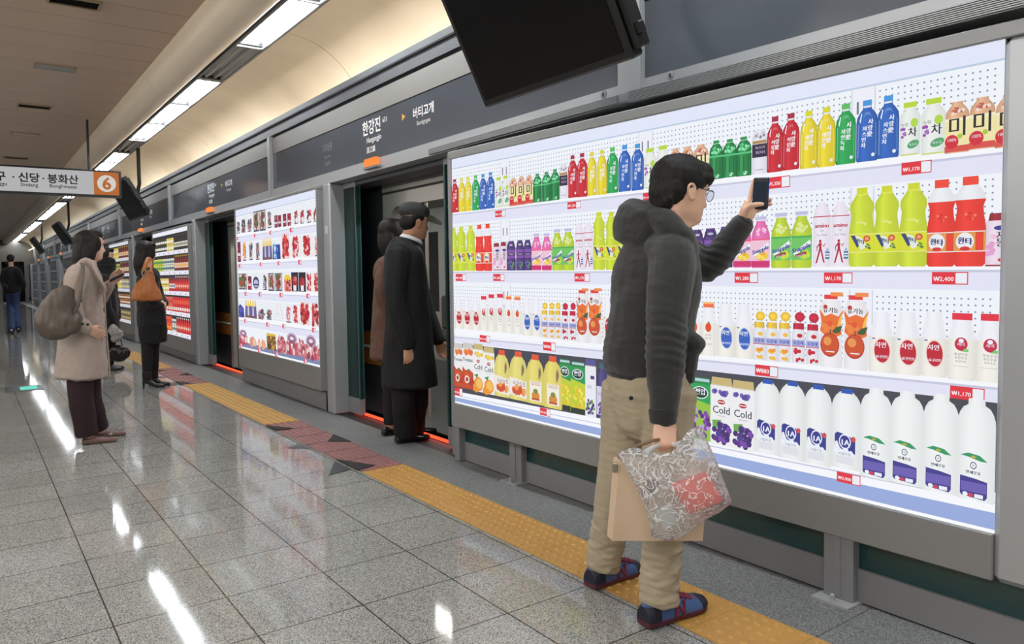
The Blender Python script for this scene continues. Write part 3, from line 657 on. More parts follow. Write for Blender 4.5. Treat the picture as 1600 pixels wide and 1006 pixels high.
def k_gs(p, r):
    p.body([(0, .46), (.03, .48), (.55, .48), (.60, .45), (.66, .48), (.78, .42), (.88, .24), (.90, .22)], (24, 128, 66), .6, 1.5); p.rect(.30, .91, .70, .99, (40, 150, 80))
    blob(p, .5, .72, .34, [(110, 214, 150), (60, 190, 110), (150, 230, 180)], 14, r, .08, .08); p.rect(.03, .56, .97, .60, (90, 200, 130))
    for x in (.22, .5, .78): p.rect(x-.03, .12, x+.03, .52, (14, 100, 50))
    blob(p, .5, .08, .25, [(190, 230, 200), (70, 170, 110)], 6, r, .04, .06); return 'small green bottle picture'
def k_bk(p, r):
    p.body([(0, .48), (.34, .46), (.36, .48), (.66, .48), (.72, .48), (.84, .46), (.95, .36), (1, .3)], (230, 230, 240), .85, 1.05)
    p.rect(.03, .38, .97, .68, (44, 34, 54)); p.fit('BLACK', .55, .575, .6, (210, 190, 226)); p.fit('BEAN', .55, .46, .55, (190, 170, 214)); p.rect(.06, .69, .94, .76, (178, 140, 80))
    blob(p, .5, .87, .33, [(120, 110, 120), (200, 200, 210), (160, 140, 110)], 14, r, .07, .07); p.rect(.25, .09, .75, .105, (150, 150, 160)); return 'black bean drink picture'
SOD = [(0, .40), (.03, .48), (.42, .49), (.50, .46), (.58, .42), (.66, .40), (.74, .46), (.80, .44), (.88, .28), (.91, .22), (.93, .22)]
def k_so(p, r):
    p.body(SOD, (200, 216, 50), .85, 1.15); p.rect(.30, .925, .70, 1., (206, 214, 40)); p.rect(.26, .905, .74, .925, (220, 226, 90))
    p.rect(.02, .18, .98, .42, (236, 236, 150)); p.rect(.02, .19, .98, .41, (214, 220, 40))
    p.poly([(.08, .40), (.24, .40), (.42, .27), (.34, .24)], (50, 66, 120)); p.poly([(.28, .40), (.5, .37), (.72, .25), (.46, .21)], (226, 232, 226)); p.fit('환타', .46, .30, .30, (40, 60, 110), -.3, .003); p.ell(.70, .355, .13, .04, (206, 80, 50)); p.ell(.70, .355, .07, .022, (236, 160, 120))
    blob(p, .72, .26, .14, [(130, 170, 50), (70, 120, 40)], 6, r, .04, .04); blob(p, .5, .55, .2, [(222, 232, 120)], 6, r, .03, .05); return 'yellow green soda bottle picture'
def k_sr(p, r):
    p.body(SOD[:6]+[(.745, .47)], (232, 56, 44), .88, 1.1); p.body([(.745, .47), (.80, .45), (.88, .30), (.91, .22)], (234, 238, 244), .92, 1.02); p.rect(.26, .905, .74, 1., (236, 70, 50))
    p.rect(.02, .165, .98, .395, W); p.rect(.02, .175, .98, .385, (226, 150, 70)); p.ell(.36, .28, .28, .10, (236, 236, 240)); p.fit('환타', .36, .255, .44, (40, 50, 120), -.12, .005)
    p.ell(.36, .20, .16, .025, (214, 50, 50)); p.rect(.68, .18, .92, .38, (206, 70, 44)); p.poly([(.72, .19), (.88, .19), (.9, .36), (.7, .36)], (238, 60, 40)); blob(p, .5, .56, .22, [(244, 120, 100), (214, 40, 36)], 7, r, .04, .05); return 'red soda bottle picture'
def k_pk(p, r):
    p.body([(0, .48), (.84, .48), (.88, .36), (1, .32)], (234, 216, 232), .85, 1.05); p.body([(.86, .38), (1, .32)], (150, 34, 50)); p.rect(.02, 0, .98, .03, (150, 50, 70))
    blob(p, .2, .45, .16, [(226, 160, 206), (240, 190, 220)], 8, r, .28, .12); p.ell(.62, .72, .28, .045, (60, 60, 140)); p.fit('자', .62, .52, .34, (40, 30, 40), bold=.004); p.fit('몽', .62, .38, .34, (40, 30, 40), bold=.004); p.ell(.62, .12, .1, .035, (206, 50, 50)); return 'pink grapefruit can picture'
def k_gp(p, r):
    p.body([(0, .46), (.03, .48), (.38, .48), (.42, .45), (.74, .48), (.80, .42), (.90, .36), (.95, .3), (1, .28)], (78, 50, 120), .6, 1.3); p.rect(.1, .42, .9, .70, (130, 80, 170)); p.rect(.16, .50, .84, .60, (60, 30, 90))
    p.fit('Welch', .5, .52, .5, (220, 200, 240)); blob(p, .5, .18, .32, [(60, 60, 140), (110, 90, 180), (90, 140, 90)], 12, r, .14, .1); p.ell(.5, .85, .30, .06, (40, 40, 80)); p.ell(.5, .86, .2, .035, (190, 180, 214)); return 'purple grape bottle picture'
def k_sn(p, r, liq, top, lab, l2, txt2, fr):
    p.body([(0, .42), (.02, .48), (.56, .48), (.66, .46), (.76, .36), (.86, .24), (.92, .24)], liq, .82, 1.12); blob(p, .5, .70, .26, [top], 14, r, .08, .07)
    p.rect(.20, .925, .80, .985, (190, 190, 224)); p.rect(.24, .90, .76, .925, (226, 226, 240)); p.rect(.02, .14, .98, .56, lab); p.rect(.02, .53, .98, .56, l2)
    blob(p, .55, .24, .26, fr, 12, r, .06, .13); p.poly([(.1, .26), (.2, .22), (.95, .42), (.9, .49)], (236, 240, 246)); p.fit('Snapple', .5, .31, .84, (50, 56, 150), .32, .005)
    if txt2: p.poly([(.22, .18), (.22, .235), (.74, .29), (.74, .235)], (156, 40, 46)); p.fit('KIWI TEA', .48, .205, .44, W, .2)
def k_sp(p, r): k_sn(p, r, (226, 110, 176), (244, 190, 222), (238, 196, 216), (236, 90, 130), 0, [(240, 200, 50), (246, 224, 100), (236, 170, 60)]); p.rect(.02, .02, .98, .13, (206, 44, 110)); return 'pink lemonade bottle picture'
def k_sg(p, r): k_sn(p, r, (186, 210, 46), (222, 232, 150), (110, 196, 96), (60, 170, 90), 1, [(80, 180, 80), (140, 210, 110), (200, 220, 60)]); return 'green kiwi tea bottle picture'
def k_am(p, r):
    p.body([(0, .48), (.78, .48), (.80, .44), (.90, .38), (.96, .2), (1, .18)], (236, 230, 242), .92, 1.03); p.rect(.02, .775, .98, .79, (190, 60, 90)); p.fit('amino', .5, .61, .74, (186, 40, 60), bold=.004); p.text('Up', .5, .55, .05, (140, 130, 150)); p.text('Cut Walk', .5, .48, .045, (110, 110, 130))
    c = (176, 24, 50); p.ell(.42, .40, .07, .024, c); p.poly([(.36, .375), (.48, .375), (.5, .26), (.36, .26)], c); p.poly([(.36, .27), (.46, .27), (.26, .06), (.17, .05)], c); p.poly([(.42, .28), (.51, .27), (.64, .10), (.68, .06), (.58, .07)], c)
    p.poly([(.46, .37), (.62, .31), (.70, .36), (.68, .37), (.61, .33), (.48, .35)], c); p.poly([(.37, .37), (.22, .31), (.26, .24), (.29, .24), (.27, .30), (.38, .34)], c); p.rect(.70, .12, .92, .24, (60, 110, 160)); p.rect(.72, .15, .9, .17, W); p.rect(.72, .19, .9, .21, W); p.ell(.81, .26, .07, .03, (170, 190, 214)); return 'white amino water bottle picture'
YOG = [(0, .42), (.02, .48), (.58, .48), (.68, .42), (.80, .34), (.88, .32)]
def yog(p, cap=None):
    p.body(YOG, (240, 238, 230), .84, 1.04); p.rect(.2, .66, .8, .70, (242, 242, 246)); p.body([(.60, .47), (.68, .42), (.80, .34), (.90, .31), (.95, .30), (1, .28)] if not cap else [(.60, .47), (.68, .42), (.80, .34), (.90, .31)], (240, 240, 248), .95, 1.02)
    if cap: p.rect(.16, .885, .84, .985, cap)
def egg(p, c, rim, l1, l2):
    p.ell(.54, .36, .33, .215, rim, 24, -.06); p.ell(.54, .36, .29, .195, c, 24, -.06); p.fit(l1, .50, .42, .40, W, bold=.003); p.fit(l2, .55, .24, .46, W, bold=.003); p.ell(.22, .56, .07, .012, (90, 110, 190))
def k_er(p, r): yog(p); egg(p, (190, 24, 44), (244, 214, 206), '자연', '요구르트'); return 'white yogurt bottle with red oval picture'
def k_eb(p, r): yog(p); egg(p, (52, 96, 190), (214, 222, 240), '자연', '요구르트'); return 'white yogurt bottle with blue oval picture'
def k_ap(p, r):
    yog(p, (226, 40, 64)); p.ell(.48, .53, .22, .10, (196, 30, 66)); p.ell(.48, .58, .09, .03, W); p.fit('세미', .48, .505, .26, W); p.poly([(.5, .42), (.62, .47), (.74, .46), (.72, .42)], (120, 200, 110))
    for i, y in enumerate((.36, .31, .26)): p.fit('목장우유', .48, y, .46-.05*i, (110, 116, 120))
    p.rect(.2, .20, .75, .205, (160, 164, 170)); return 'white milk bottle with red cap picture'
def k_to(p, r):
    yog(p, (238, 110, 70)); p.rect(.16, .95, .84, .985, (244, 190, 110)); p.ell(.48, .52, .19, .085, (224, 76, 44)); p.poly([(.4, .59), (.5, .64), (.6, .59), (.5, .6)], (110, 150, 70))
    for y in (.36, .30): p.fit('토마토', .48, y, .4, (150, 140, 130))
    p.fit('Yogurt', .5, .2, .5, (170, 166, 150)); return 'white yogurt bottle with tomato picture'
def k_d(p, r, cap, fr):
    p.body([(0, .44), (.03, .48), (.55, .48), (.62, .42), (.68, .38), (.72, .36)], (230, 230, 238), .85, 1.05); p.body([(.66, .40), (.78, .38)], cap); p.ell(.58, .90, .36, .095, cap); p.ell(.58, .90, .2, .05, tuple(min(255, int(x*1.12)) for x in cap))
    p.rect(.03, .34, .97, .46, (170, 174, 220)); p.fit('요플레', .5, .37, .7, (70, 80, 170), bold=.003); p.rect(.03, .325, .97, .34, (200, 60, 70)); blob(p, .4, .22, .32, fr, 8, r, .06, .12); blob(p, .6, .07, .3, fr, 6, r, .03, .1); p.ell(.6, .54, .2, .04, fr[0])
def k_dy(p, r): k_d(p, r, (228, 190, 60), [(240, 190, 60), (236, 150, 50)]); return 'small yellow capped drink picture'
def k_dr(p, r): k_d(p, r, (190, 24, 60), [(196, 24, 50), (214, 60, 80)]); return 'small red capped drink picture'
def k_or(p, r):
    p.body([(0, .44), (.03, .48), (.45, .46), (.62, .44), (.76, .48), (.80, .46), (.86, .40), (.92, .36)], (238, 236, 240), .9, 1.03); p.rect(.20, .935, .76, .995, (226, 56, 52)); p.rect(.46, .975, .98, 1.03, (240, 140, 70))
    p.poly([(.04, .50), (.10, .62), (0, .80), (.22, .70), (.5, .74), (.80, .70), (1, .80), (.9, .62), (.94, .46), (.6, .40), (.3, .42)], (232, 110, 44)); p.poly([(.7, .5), (.84, .68), (.97, .76), (.9, .6)], (246, 190, 80)); blob(p, .45, .56, .3, [(240, 150, 60), (226, 84, 40), (236, 130, 60)], 10, r, .07, .11)
    p.fit('유기농', .48, .755, .62, (50, 40, 40), bold=.003); p.ell(.26, .83, .09, .028, (196, 40, 50)); p.ell(.46, .31, .40, .165, (176, 44, 30), 24); p.ell(.46, .315, .37, .15, (206, 80, 36), 24); p.ell(.36, .36, .17, .06, (232, 150, 80)); p.poly([(.45, .46), (.49, .46), (.5, .52), (.47, .52)], (70, 60, 40)); p.poly([(.55, .50), (.74, .56), (.98, .58), (.86, .48), (.66, .47)], (60, 90, 50)); p.rect(.3, .21, .66, .225, W); return 'orange fruit drink pouch picture'
def carton(p, col, gab):
    p.rect(.01, 0, .99, .88, col); p.poly([(.03, .88), (.97, .88), (.93, 1), (.08, 1)], gab); p.rect(.03, .875, .97, .89, (214, 206, 190))
def k_tc(p, r):
    carton(p, (236, 236, 238), (206, 200, 196)); blob(p, .5, .80, .35, [(226, 110, 60), (236, 150, 90)], 8, r, .03, .14); p.fit('Trucana', .5, .60, .88, (50, 60, 90), bold=.003); p.poly([(.01, 0), (.99, 0), (.99, .36), (.6, .44), (.3, .40), (.01, .48)], (196, 70, 34)); blob(p, .5, .2, .4, [(206, 84, 40), (180, 56, 30)], 10, r, .12, .18); p.ell(.42, .21, .22, .085, (240, 230, 220)); p.ell(.42, .21, .13, .05, (170, 60, 40)); p.poly([(.4, .4), (.6, .45), (.7, .41)], (60, 130, 60)); return 'orange juice carton picture'
def k_cold(p, r, frc, top):
    carton(p, (238, 238, 240), (200, 180, 120)); blob(p, .5, .78, .38, top, 12, r, .035, .09); p.ell(.5, .64, .17, .035, (186, 40, 50)); p.rect(.36, .635, .64, .648, W); p.fit('Cold', .5, .47, .74, (40, 60, 60), 0, .002, .22); p.text('100% JUICE', .5, .425, .03, (120, 120, 120))
def k_co(p, r): k_cold(p, r, 0, [(230, 190, 50), (240, 210, 90)]); p.ell(.5, .16, .42, .15, (236, 140, 30)); p.ell(.55, .17, .3, .11, (244, 190, 90)); p.poly([(.1, .34), (.5, .38), (.4, .28)], (70, 140, 60)); blob(p, .3, .06, .35, [(236, 150, 40)], 5, r, .03, .16); return 'cold orange juice carton picture'
def k_cg(p, r): k_cold(p, r, 0, [(90, 70, 160), (120, 100, 180)]); p.poly([(.1, .36), (.5, .38), (.45, .26), (.12, .24)], (110, 170, 80)); blob(p, .5, .19, .42, [(90, 40, 130), (120, 70, 170), (70, 60, 150), (60, 40, 110)], 34, r, .14, .11); return 'cold grape juice carton picture'
def jug(p, liq, cap):
    p.body([(0, .46), (.03, .49), (.42, .49), (.60, .49), (.72, .44), (.82, .36), (.88, .24), (.90, .22)], liq, .9, 1.1); p.rect(.32, .89, .70, 1., cap); p.poly([(.66, .50), (.74, .50), (.86, .62), (.84, .72), (.74, .78), (.66, .70)], (196, 176, 110)); p.poly([(.70, .52), (.75, .53), (.82, .63), (.80, .70), (.74, .74), (.70, .66)], (120, 110, 80))
def k_ja(p, r): jug(p, (226, 214, 120), (226, 84, 50)); p.poly([(.02, .10), (.98, .05), (.98, .40), (.02, .46)], (238, 232, 226)); p.fit('사과식초', .55, .30, .7, (90, 70, 60)); blob(p, .5, .2, .42, [(230, 120, 50), (240, 160, 80), (206, 80, 40)], 16, r, .06, .1); return 'yellow juice jug with wide label picture'
def k_jb(p, r): jug(p, (226, 212, 110), (226, 84, 50)); p.rect(.20, .06, .84, .46, (240, 236, 226)); p.fit('GOLD', .52, .38, .5, (190, 90, 40)); p.ell(.52, .17, .22, .09, (214, 140, 50)); p.ell(.52, .26, .13, .05, (130, 140, 50)); p.rect(.3, .08, .74, .12, (190, 80, 40)); return 'yellow juice jug with tall label picture'
def fruitcarton(p, r, top, mid, fr, n):
    p.rect(.01, 0, .99, .90, top); p.poly([(.04, .90), (.96, .90), (.9, 1), (.1, 1)], tuple(int(x*.85) for x in top)); p.rect(.1, .94, .9, .985, (180, 210, 214)); p.poly([(.01, 0), (.99, 0), (.99, .58), (.01, .66)], mid); p.ell(.48, .76, .37, .10, W, 24); p.ell(.48, .76, .33, .085, (24, 60, 40), 24); p.fit('썬업', .48, .735, .44, W, bold=.004); blob(p, .5, .30, .42, fr, n, r, .26, .10)
def k_gy(p, r): fruitcarton(p, r, (40, 150, 80), (190, 206, 50), [(236, 206, 40), (220, 190, 40), (246, 224, 90)], 26); p.rect(.02, 0, .98, .10, (40, 50, 40)); return 'green carton with yellow fruit picture'
def k_gg(p, r): fruitcarton(p, r, (36, 160, 84), (150, 196, 60), [(96, 40, 130), (130, 70, 170), (70, 50, 140), (190, 150, 210)], 36); return 'green carton with grapes picture'
def k_pw(p, r): carton(p, (234, 234, 244), (90, 84, 150)); p.fit('포도', .42, .50, .4, (90, 90, 120)); p.rect(.5, .66, .84, .72, (70, 60, 120)); blob(p, .5, .17, .4, [(90, 60, 140), (60, 50, 120), (120, 160, 90)], 26, r, .14, .10); return 'white grape juice carton picture'
def k_pd(p, r): p.body([(0, .48), (.70, .48), (.80, .42), (.88, .28), (.92, .26)], (70, 64, 120), .6, 1.3); p.rect(.25, .91, .75, 1, (60, 100, 120)); p.rect(.02, .06, .98, .58, (214, 206, 234)); p.fit('아침에주스', .5, .42, .8, (100, 80, 150)); blob(p, .5, .16, .44, [(80, 50, 130), (110, 80, 170), (60, 40, 100)], 28, r, .12, .09); return 'purple grape juice bottle picture'
MILK = [(0, .46), (.02, .49), (.74, .49), (.80, .48), (.86, .43), (.91, .35), (.95, .24), (.96, .22)]
def k_m1(p, r):
    p.body(MILK, (236, 240, 240), .86, 1.03); p.rect(.32, .94, .70, 1.0, (40, 84, 180)); p.poly([(.12, .42), (.2, .45), (.5, .43), (.8, .38), (.8, .20), (.62, .22), (.4, .23), (.12, .30)], (50, 54, 140)); p.ell(.46, .34, .20, .095, W, 22); p.ell(.46, .34, .165, .078, (50, 54, 140), 22); p.fit('1A', .46, .295, .25, W, bold=.004); p.ell(.74, .385, .075, .033, (214, 70, 80)); p.poly([(.12, .32), (.2, .34), (.34, .22), (.26, .20)], W)
    blob(p, .45, .21, .3, [W, (226, 230, 240)], 8, r, .02, .08); p.rect(.16, .06, .74, .16, (222, 224, 232)); p.fit('서울우유', .46, .17, .4, (110, 116, 150)); return 'white milk jug with blue label picture'
def k_mw(p, r):
    p.body(MILK[:-2]+[(.94, .22), (1, .21)], (238, 242, 242), .88, 1.02); p.poly([(.10, .435), (.3, .465), (.6, .45), (.80, .395), (.62, .395), (.3, .425)], (50, 150, 96)); p.ell(.44, .43, .07, .012, (190, 170, 60)); p.ell(.44, .345, .085, .036, (60, 64, 80), 18); p.ell(.44, .345, .065, .027, W, 18); p.fit('우', .44, .333, .07, (60, 64, 80)); p.fit('연세우유', .44, .262, .38, (70, 76, 90), bold=.002)
    p.poly([(.10, .06), (.14, .04), (.74, .02), (.80, .05), (.80, .20), (.5, .22), (.10, .235)], (62, 56, 140)); p.rect(.12, .085, .78, .18, (104, 92, 176)); p.ell(.24, .055, .07, .022, W, 12); p.ell(.38, .05, .07, .022, (206, 60, 80), 12); p.rect(.48, .032, .70, .07, W); return 'white milk jug with green leaf picture'
def k_f(p, r, cols, border=None, clear=False):
    if border: p.rect(.04, 0, .96, 1, border)
    p.rect(.10, .05, .90, .95, (232, 226, 230) if not border else (214, 208, 214)); rblob(p, .5, .52, .26, .34, cols, 34, r, .12); p.rect(.15, .03, .85, .09, (90, 84, 110))
KS = dict(tr=k_tr, ty=k_ty, tg=k_tg, tb=k_tb, te=k_te, mi=k_mi, gs=k_gs, bk=k_bk, so=k_so, sr=k_sr, pk=k_pk, gp=k_gp, sp=k_sp, sg=k_sg, am=k_am, er=k_er, eb=k_eb, ap=k_ap, to=k_to, dy=k_dy, dr=k_dr, tc=k_tc, co=k_co, cg=k_cg, ja=k_ja, jb=k_jb, gy=k_gy, gg=k_gg, pw=k_pw, pd=k_pd, m1=k_m1, mw=k_mw)
KS['or'] = k_or
NAME = {k: 'printed_carton' for k in ('tc', 'co', 'cg', 'gy', 'gg', 'pw')}; NAME.update(ja='printed_jug', jb='printed_jug', m1='printed_jug', mw='printed_jug', pk='printed_can'); NAME['or'] = 'printed_pouch'
RED = [(150, 24, 36), (190, 50, 60), (120, 20, 34), (214, 110, 110)]
BRN = [(120, 76, 50), (150, 100, 60), (90, 110, 60), (170, 70, 60), (90, 60, 50)]
PNK = [(206, 110, 120), (226, 160, 160), (190, 70, 90), (236, 200, 200)]
def rblob(p, x, y, hx, hy, cols, n, rnd, sz=.1):
    for i in range(n): p.ell(x+hx*(2*rnd.random()-1), y+hy*(2*rnd.random()-1), sz*(.5+rnd.random()), sz*(.4+.8*rnd.random())*p.w/p.h, rnd.choice(cols), 8, rnd.random()*3)
def d2kind(k, p, r):
    if k in ('f1', 'f7', 'f3'): k_f(p, r, [(70, 70, 90), (150, 150, 170), (190, 120, 110), (60, 80, 60), (120, 110, 130)]); return 'wrapped fish pack picture'
    if k == 'f2': k_f(p, r, BRN, (60, 58, 84)); return 'boxed snack fish picture'
    if k == 'f4': p.rect(.05, 0, .95, 1, (110, 26, 52)); rblob(p, .5, .5, .3, .4, RED, 20, r, .12); p.rect(.15, .3, .85, .45, (230, 210, 216)); return 'dark red meat pack picture'
    if k == 'f5': k_f(p, r, RED+[(110, 70, 50)]); p.ell(.62, .3, .24, .2, (238, 232, 232)); return 'meat pack with white label picture'
    if k == 'f6': k_f(p, r, [(236, 140, 50), (214, 80, 50), (240, 180, 80)]); return 'orange fish pack picture'
    if k in ('f8', 'f9'):
        p.poly([(0, 0), (1, 0), (.95, .62), (.05, .62)], (120, 110, 160) if k == 'f8' else (50, 60, 150))
        if k == 'f8':
            for i in range(5): p.poly([(.04+.2*i, .03), (.16+.2*i, .03), (.14+.2*i, .6), (.06+.2*i, .6)], (214, 210, 226) if i % 2 else (90, 84, 150)); p.poly([(.02+.2*i, .6), (.18+.2*i, .6), (.12+.2*i, .95), (.08+.2*i, .95)], (240, 200, 50)); p.rect(.02+.2*i, 0, .18+.2*i, .12, (130, 80, 60))
        else: blob(p, .4, .4, .3, [(90, 170, 214), (50, 90, 180), (220, 226, 236)], 10, r, .3, .12)
        return 'blue and yellow fish packs picture'
    if k == 'g1': p.rect(.05, 0, .95, 1, (236, 214, 214)); rblob(p, .5, .5, .32, .40, RED+[(206, 40, 44), (226, 60, 56)], 60, r, .11); return 'large red meat pack picture'
    if k == 'g2': p.rect(.02, .02, .98, .96, (240, 232, 234)); blob(p, .45, .5, .36, [(196, 30, 44), (176, 24, 40), (236, 200, 200), (206, 60, 70)], 1, r, .42, .12); rblob(p, .42, .5, .28, .40, [(196, 30, 44), (176, 24, 40), (206, 40, 56), (236, 200, 200)], 54, r, .10); p.ell(.86, .5, .07, .1, (236, 236, 240)); return 'sliced red meat tray picture'
    if k == 'g3': k_f(p, r, PNK+[(150, 120, 170)]); return 'pink meat bag picture'
    if k == 'g4': p.ell(.5, .42, .48, .40, (220, 220, 236)); p.ell(.5, .42, .40, .32, (40, 40, 80)); p.ell(.5, .38, .30, .22, (190, 190, 226)); p.rect(.15, .28, .85, .36, (50, 50, 100)); return 'dark blue round pack picture'
    if k == 'g5': p.rect(.03, 0, .97, .8, (220, 80, 60)); p.ell(.5, .78, .45, .2, (240, 206, 40)); rblob(p, .5, .36, .32, .30, RED+PNK, 40, r, .1); return 'yellow topped meat bag picture'
    if k == 'g6': p.rect(.02, 0, .98, 1, (30, 28, 48)); p.rect(.2, .3, .8, .72, (190, 26, 44)); blob(p, .5, .55, .26, RED, 10, r, .2, .12); p.rect(.3, .04, .7, .32, (236, 232, 236)); return 'black meat pack with white label picture'
    if k == 'g7': p.poly([(0, 0), (1, 0), (.9, .7), (.3, 1), (0, .8)], (60, 64, 150)); blob(p, .4, .4, .3, [(80, 90, 190), (40, 44, 120)], 8, r, .3, .14); return 'blue bag picture'
    if k == 'g8': p.poly([(.3, .9), (.4, .9), (.2, .1), (.1, .1)], (236, 226, 222)); p.poly([(.6, .9), (.7, .9), (.9, .1), (.8, .1)], (236, 224, 222)); p.ell(.45, .4, .05, .04, (236, 170, 170)); return 'pale chicken pack picture'
    if k == 'h1': blob(p, .5, .35, .36, [(230, 170, 140), (240, 200, 180), (214, 150, 120)], 14, r, .24, .14); return 'raw chicken pack picture'
    if k == 'h2': p.rect(.02, 0, .98, 1, (150, 110, 44)); p.rect(.02, .82, .98, 1, (222, 186, 50)); rblob(p, .5, .42, .38, .36, [(80, 56, 30), (196, 150, 60), (130, 90, 40)], 44, r, .1); return 'yellow brown snack bag picture'
    if k == 'h3': p.rect(.05, 0, .95, .7, (200, 120, 120)); rblob(p, .5, .48, .34, .42, PNK+[(150, 60, 80)], 44, r, .1); return 'pink sausage pack picture'
    p.poly([(0, 0), (1, 0), (1, .55), (.75, .7), (.25, .7), (0, .55)], (190, 90, 100)); p.ell(.5, .72, .46, .27, (190, 170, 196)); p.ell(.5, .72, .34, .19, (150, 100, 130)); p.ell(.5, .74, .18, .08, (230, 220, 234)); blob(p, .5, .28, .42, PNK+[(150, 60, 80)], 22, r, .22, .11); p.poly([(.4, .5), (.6, .5), (.5, .2)], (236, 232, 238)); return 'large sausage bag picture'

def price(p, txt):
    p.rect(0, 0, 1, 1, (222, 44, 60)); p.rect(.66, .08, .97, .92, (236, 238, 246)); p.fit('₩'+txt.strip('_'), .33, .28, .56, (250, 246, 248), 0, .008, .62)

def sheet(pl, w, h, bands, dots, slots=()):
    """the white printed sheet itself: shelf bands, peg-board dots"""
    p = PR(pl, 0); p.clip = (0, w, 0, h); p.frame(0, w, 0, h); p.rect(0, 0, 1, 1, (240, 244, 251))
    for y0a, y1a, y0b, y1b, c in bands: p.poly([(0, y0a/h), (1, y0b/h), (1, y1b/h), (0, y1a/h)], c)
    for y0, y1, c in slots: pass
    k = p.k+1; p.k = k; c = (*lin((150, 152, 162)), 1)
    for y0, y1 in dots:
        nx, ny = int(w/.0215), int((y1-y0)/.0215)
        for i in range(nx):
            for j in range(ny):
                x, y = .01+i*.0215, y0+.01+j*.0215; r_ = .0031; n = len(p.v)
                p.v += [p.pt(x-r_, y-r_*.6), p.pt(x, y-r_*1.1), p.pt(x+r_, y-r_*.6), p.pt(x+r_, y+r_*.6), p.pt(x, y+r_*1.1), p.pt(x-r_, y+r_*.6)]
                p.c += [c]*6; p.f.append(tuple(range(n, n+6)))
    return p

# ---- nearest display (drinks)
PL1 = (V((2.56, 4.178, .424)), V((.03463, -.99937, -.00801)).normalized(), V((.00028, -.00801, .99997)).normalized(), None)
nn = PL1[1].cross(PL1[2]).normalized(); PL1 = (PL1[0], PL1[1], PL1[2], nn)
def frame_parts(t, pl, w, h, mL, mR, mT, mB, dep, proud=.014):
    P, s, u, n = pl; O = P-n*dep; th = n*(dep+proud)
    mb = MB()
    mb.bbox(O+s*(-mL)+u*h, s*(w+mL+mR), u*mT, th, 0, .004)
    mb.bbox(O+s*(-mL)-u*mB, s*(w+mL), u*mB, th, 0, .004)
    mb.bbox(O+s*(-mL), s*mL, u*h, th, 0, .003)
    f = mb.build('frame', M_frame, t)
    MB().bbox(O+s*w-u*mB, s*mR, u*(h+mB), n*(dep+proud+.004), 0, .02).build('end_rail', M_alu if mR > .08 else M_frame, t)
    MB().bbox(O+s*(-mL+.004)-u*(mB-.004), s*(w+mL), u*(h+mB), n*(dep-.004), 0, .002).build('light_box', M_dark, t)
T1o = thing('lightbox_display', 'nearest wall of lit drink pictures, in front of the man in the hoodie', 'backlit display', tuple(PL1[0]+PL1[1]*1.6-PL1[2]*.42))
frame_parts(T1o, PL1, 3.154, 1.582, .028, .15, .05, .155, .075)
LIL = (226, 228, 246); SH = (198, 200, 222); WH = (246, 248, 253)
bands = [(1.523, 1.582, 1.523, 1.582, (226, 232, 250)), (1.517, 1.524, 1.517, 1.524, (186, 204, 226)),
  (1.226, 1.262, 1.226, 1.262, WH), (1.222, 1.230, 1.222, 1.230, SH), (1.165, 1.222, 1.165, 1.222, LIL),
  (.852, .878, .852, .878, WH), (.849, .857, .849, .857, SH), (.79, .849, .79, .849, LIL),
  (.452, .49, .478, .51, WH), (.428, .436, .470, .478, SH), (.40, .428, .42, .470, LIL),
  (.06, .392, .10, .428, (66, 66, 78)), (.02, .075, .02, .135, WH), (.046, .050, .100, .106, SH), (-.01, .036, .012, .068, (150, 170, 220)), (0, .010, 0, .012, (252, 253, 255))]
p = sheet(PL1, 3.154, 1.582, bands, [(1.27, 1.515), (.90, 1.16), (.515, .785)])
p.poly([(0, -.01), (0, .036), (1, .062/1.582), (1, .012/1.582)], (150, 170, 222)) if False else None
poster = p.build('poster', T1o)
# slotted uprights of the printed pegboard
for x in (.56, 1.655, 2.70):
    up = PR(PL1, 19); up.step = .4; up.frame(0, 1, 0, 1); up.clip = (0, 3.154, 0, 1.582)
    for y0, y1 in ((1.27, 1.515), (.90, 1.16), (.515, .785)):
        up.rect(x-.045, y0, x+.045, y1, (238, 240, 250)); 
        for dx in (-.04, .045): up.rect(x+dx-.002, y0, x+dx+.002, y1, (206, 208, 224))
        for dx in (-.018, .018):
            for q in ((y1-.09), (y1-.17)): up.rect(x+dx-.004, q, x+dx+.004, q+.045, (120, 122, 132))
    up.build('printed_upright', poster)
for i, rec in enumerate(D1.split(';')):
    k, x0, x1, y0, y1 = rec.split(); x0, x1, y0, y1 = [int(q)/1000 for q in (x0, x1, y0, y1)]
    if x1 < .01 or x0 > 3.15: continue
    p = PR(PL1, 30+(i % 3)*25); p.clip = (0, 3.154, 0, 1.58); dx = (x1-x0)*.035; p.frame(x0-dx, x1+dx, y0, y1); lab = KS[k](p, random.Random(hash_ := (sum(map(ord, k))*7)))
    p.build(NAME.get(k, 'printed_bottle'), poster, lab)
for rec in T1.split(';'):
    k, x0, x1, y0, y1 = rec.split(); p = PR(PL1, 25); p.clip = (0, 3.154, 0, 1.58); p.frame(*[int(q)/1000 for q in (x0, x1, y0, y1)]); price(p, k); p.build('printed_price_tag', poster)
# feet of the near display
def foot(y, xb):
    mb = MB().box(2.645, 2.70, y-.06, y+.06, 0, .33, 0, .006).box(2.640, 2.646, y-.012, y+.012, .02, .31)
    o = mb.build('support_post', M_alu2, T1o)
    MB().box(2.59, 2.70, y-.075, y+.075, 0, .008).lathe((2.612, y, .008), [(.016, 0), (.016, .003), (.009, .004), (.009, .022), (.005, .026)], n=10).build('foot_plate', M_alu, o, True)
foot(1.555, 0); foot(3.64, 0)
MB().box(2.64, 2.70, 4.27, 4.33, 0, .33, 0, .005).build('support_post', M_alu2, T1o)

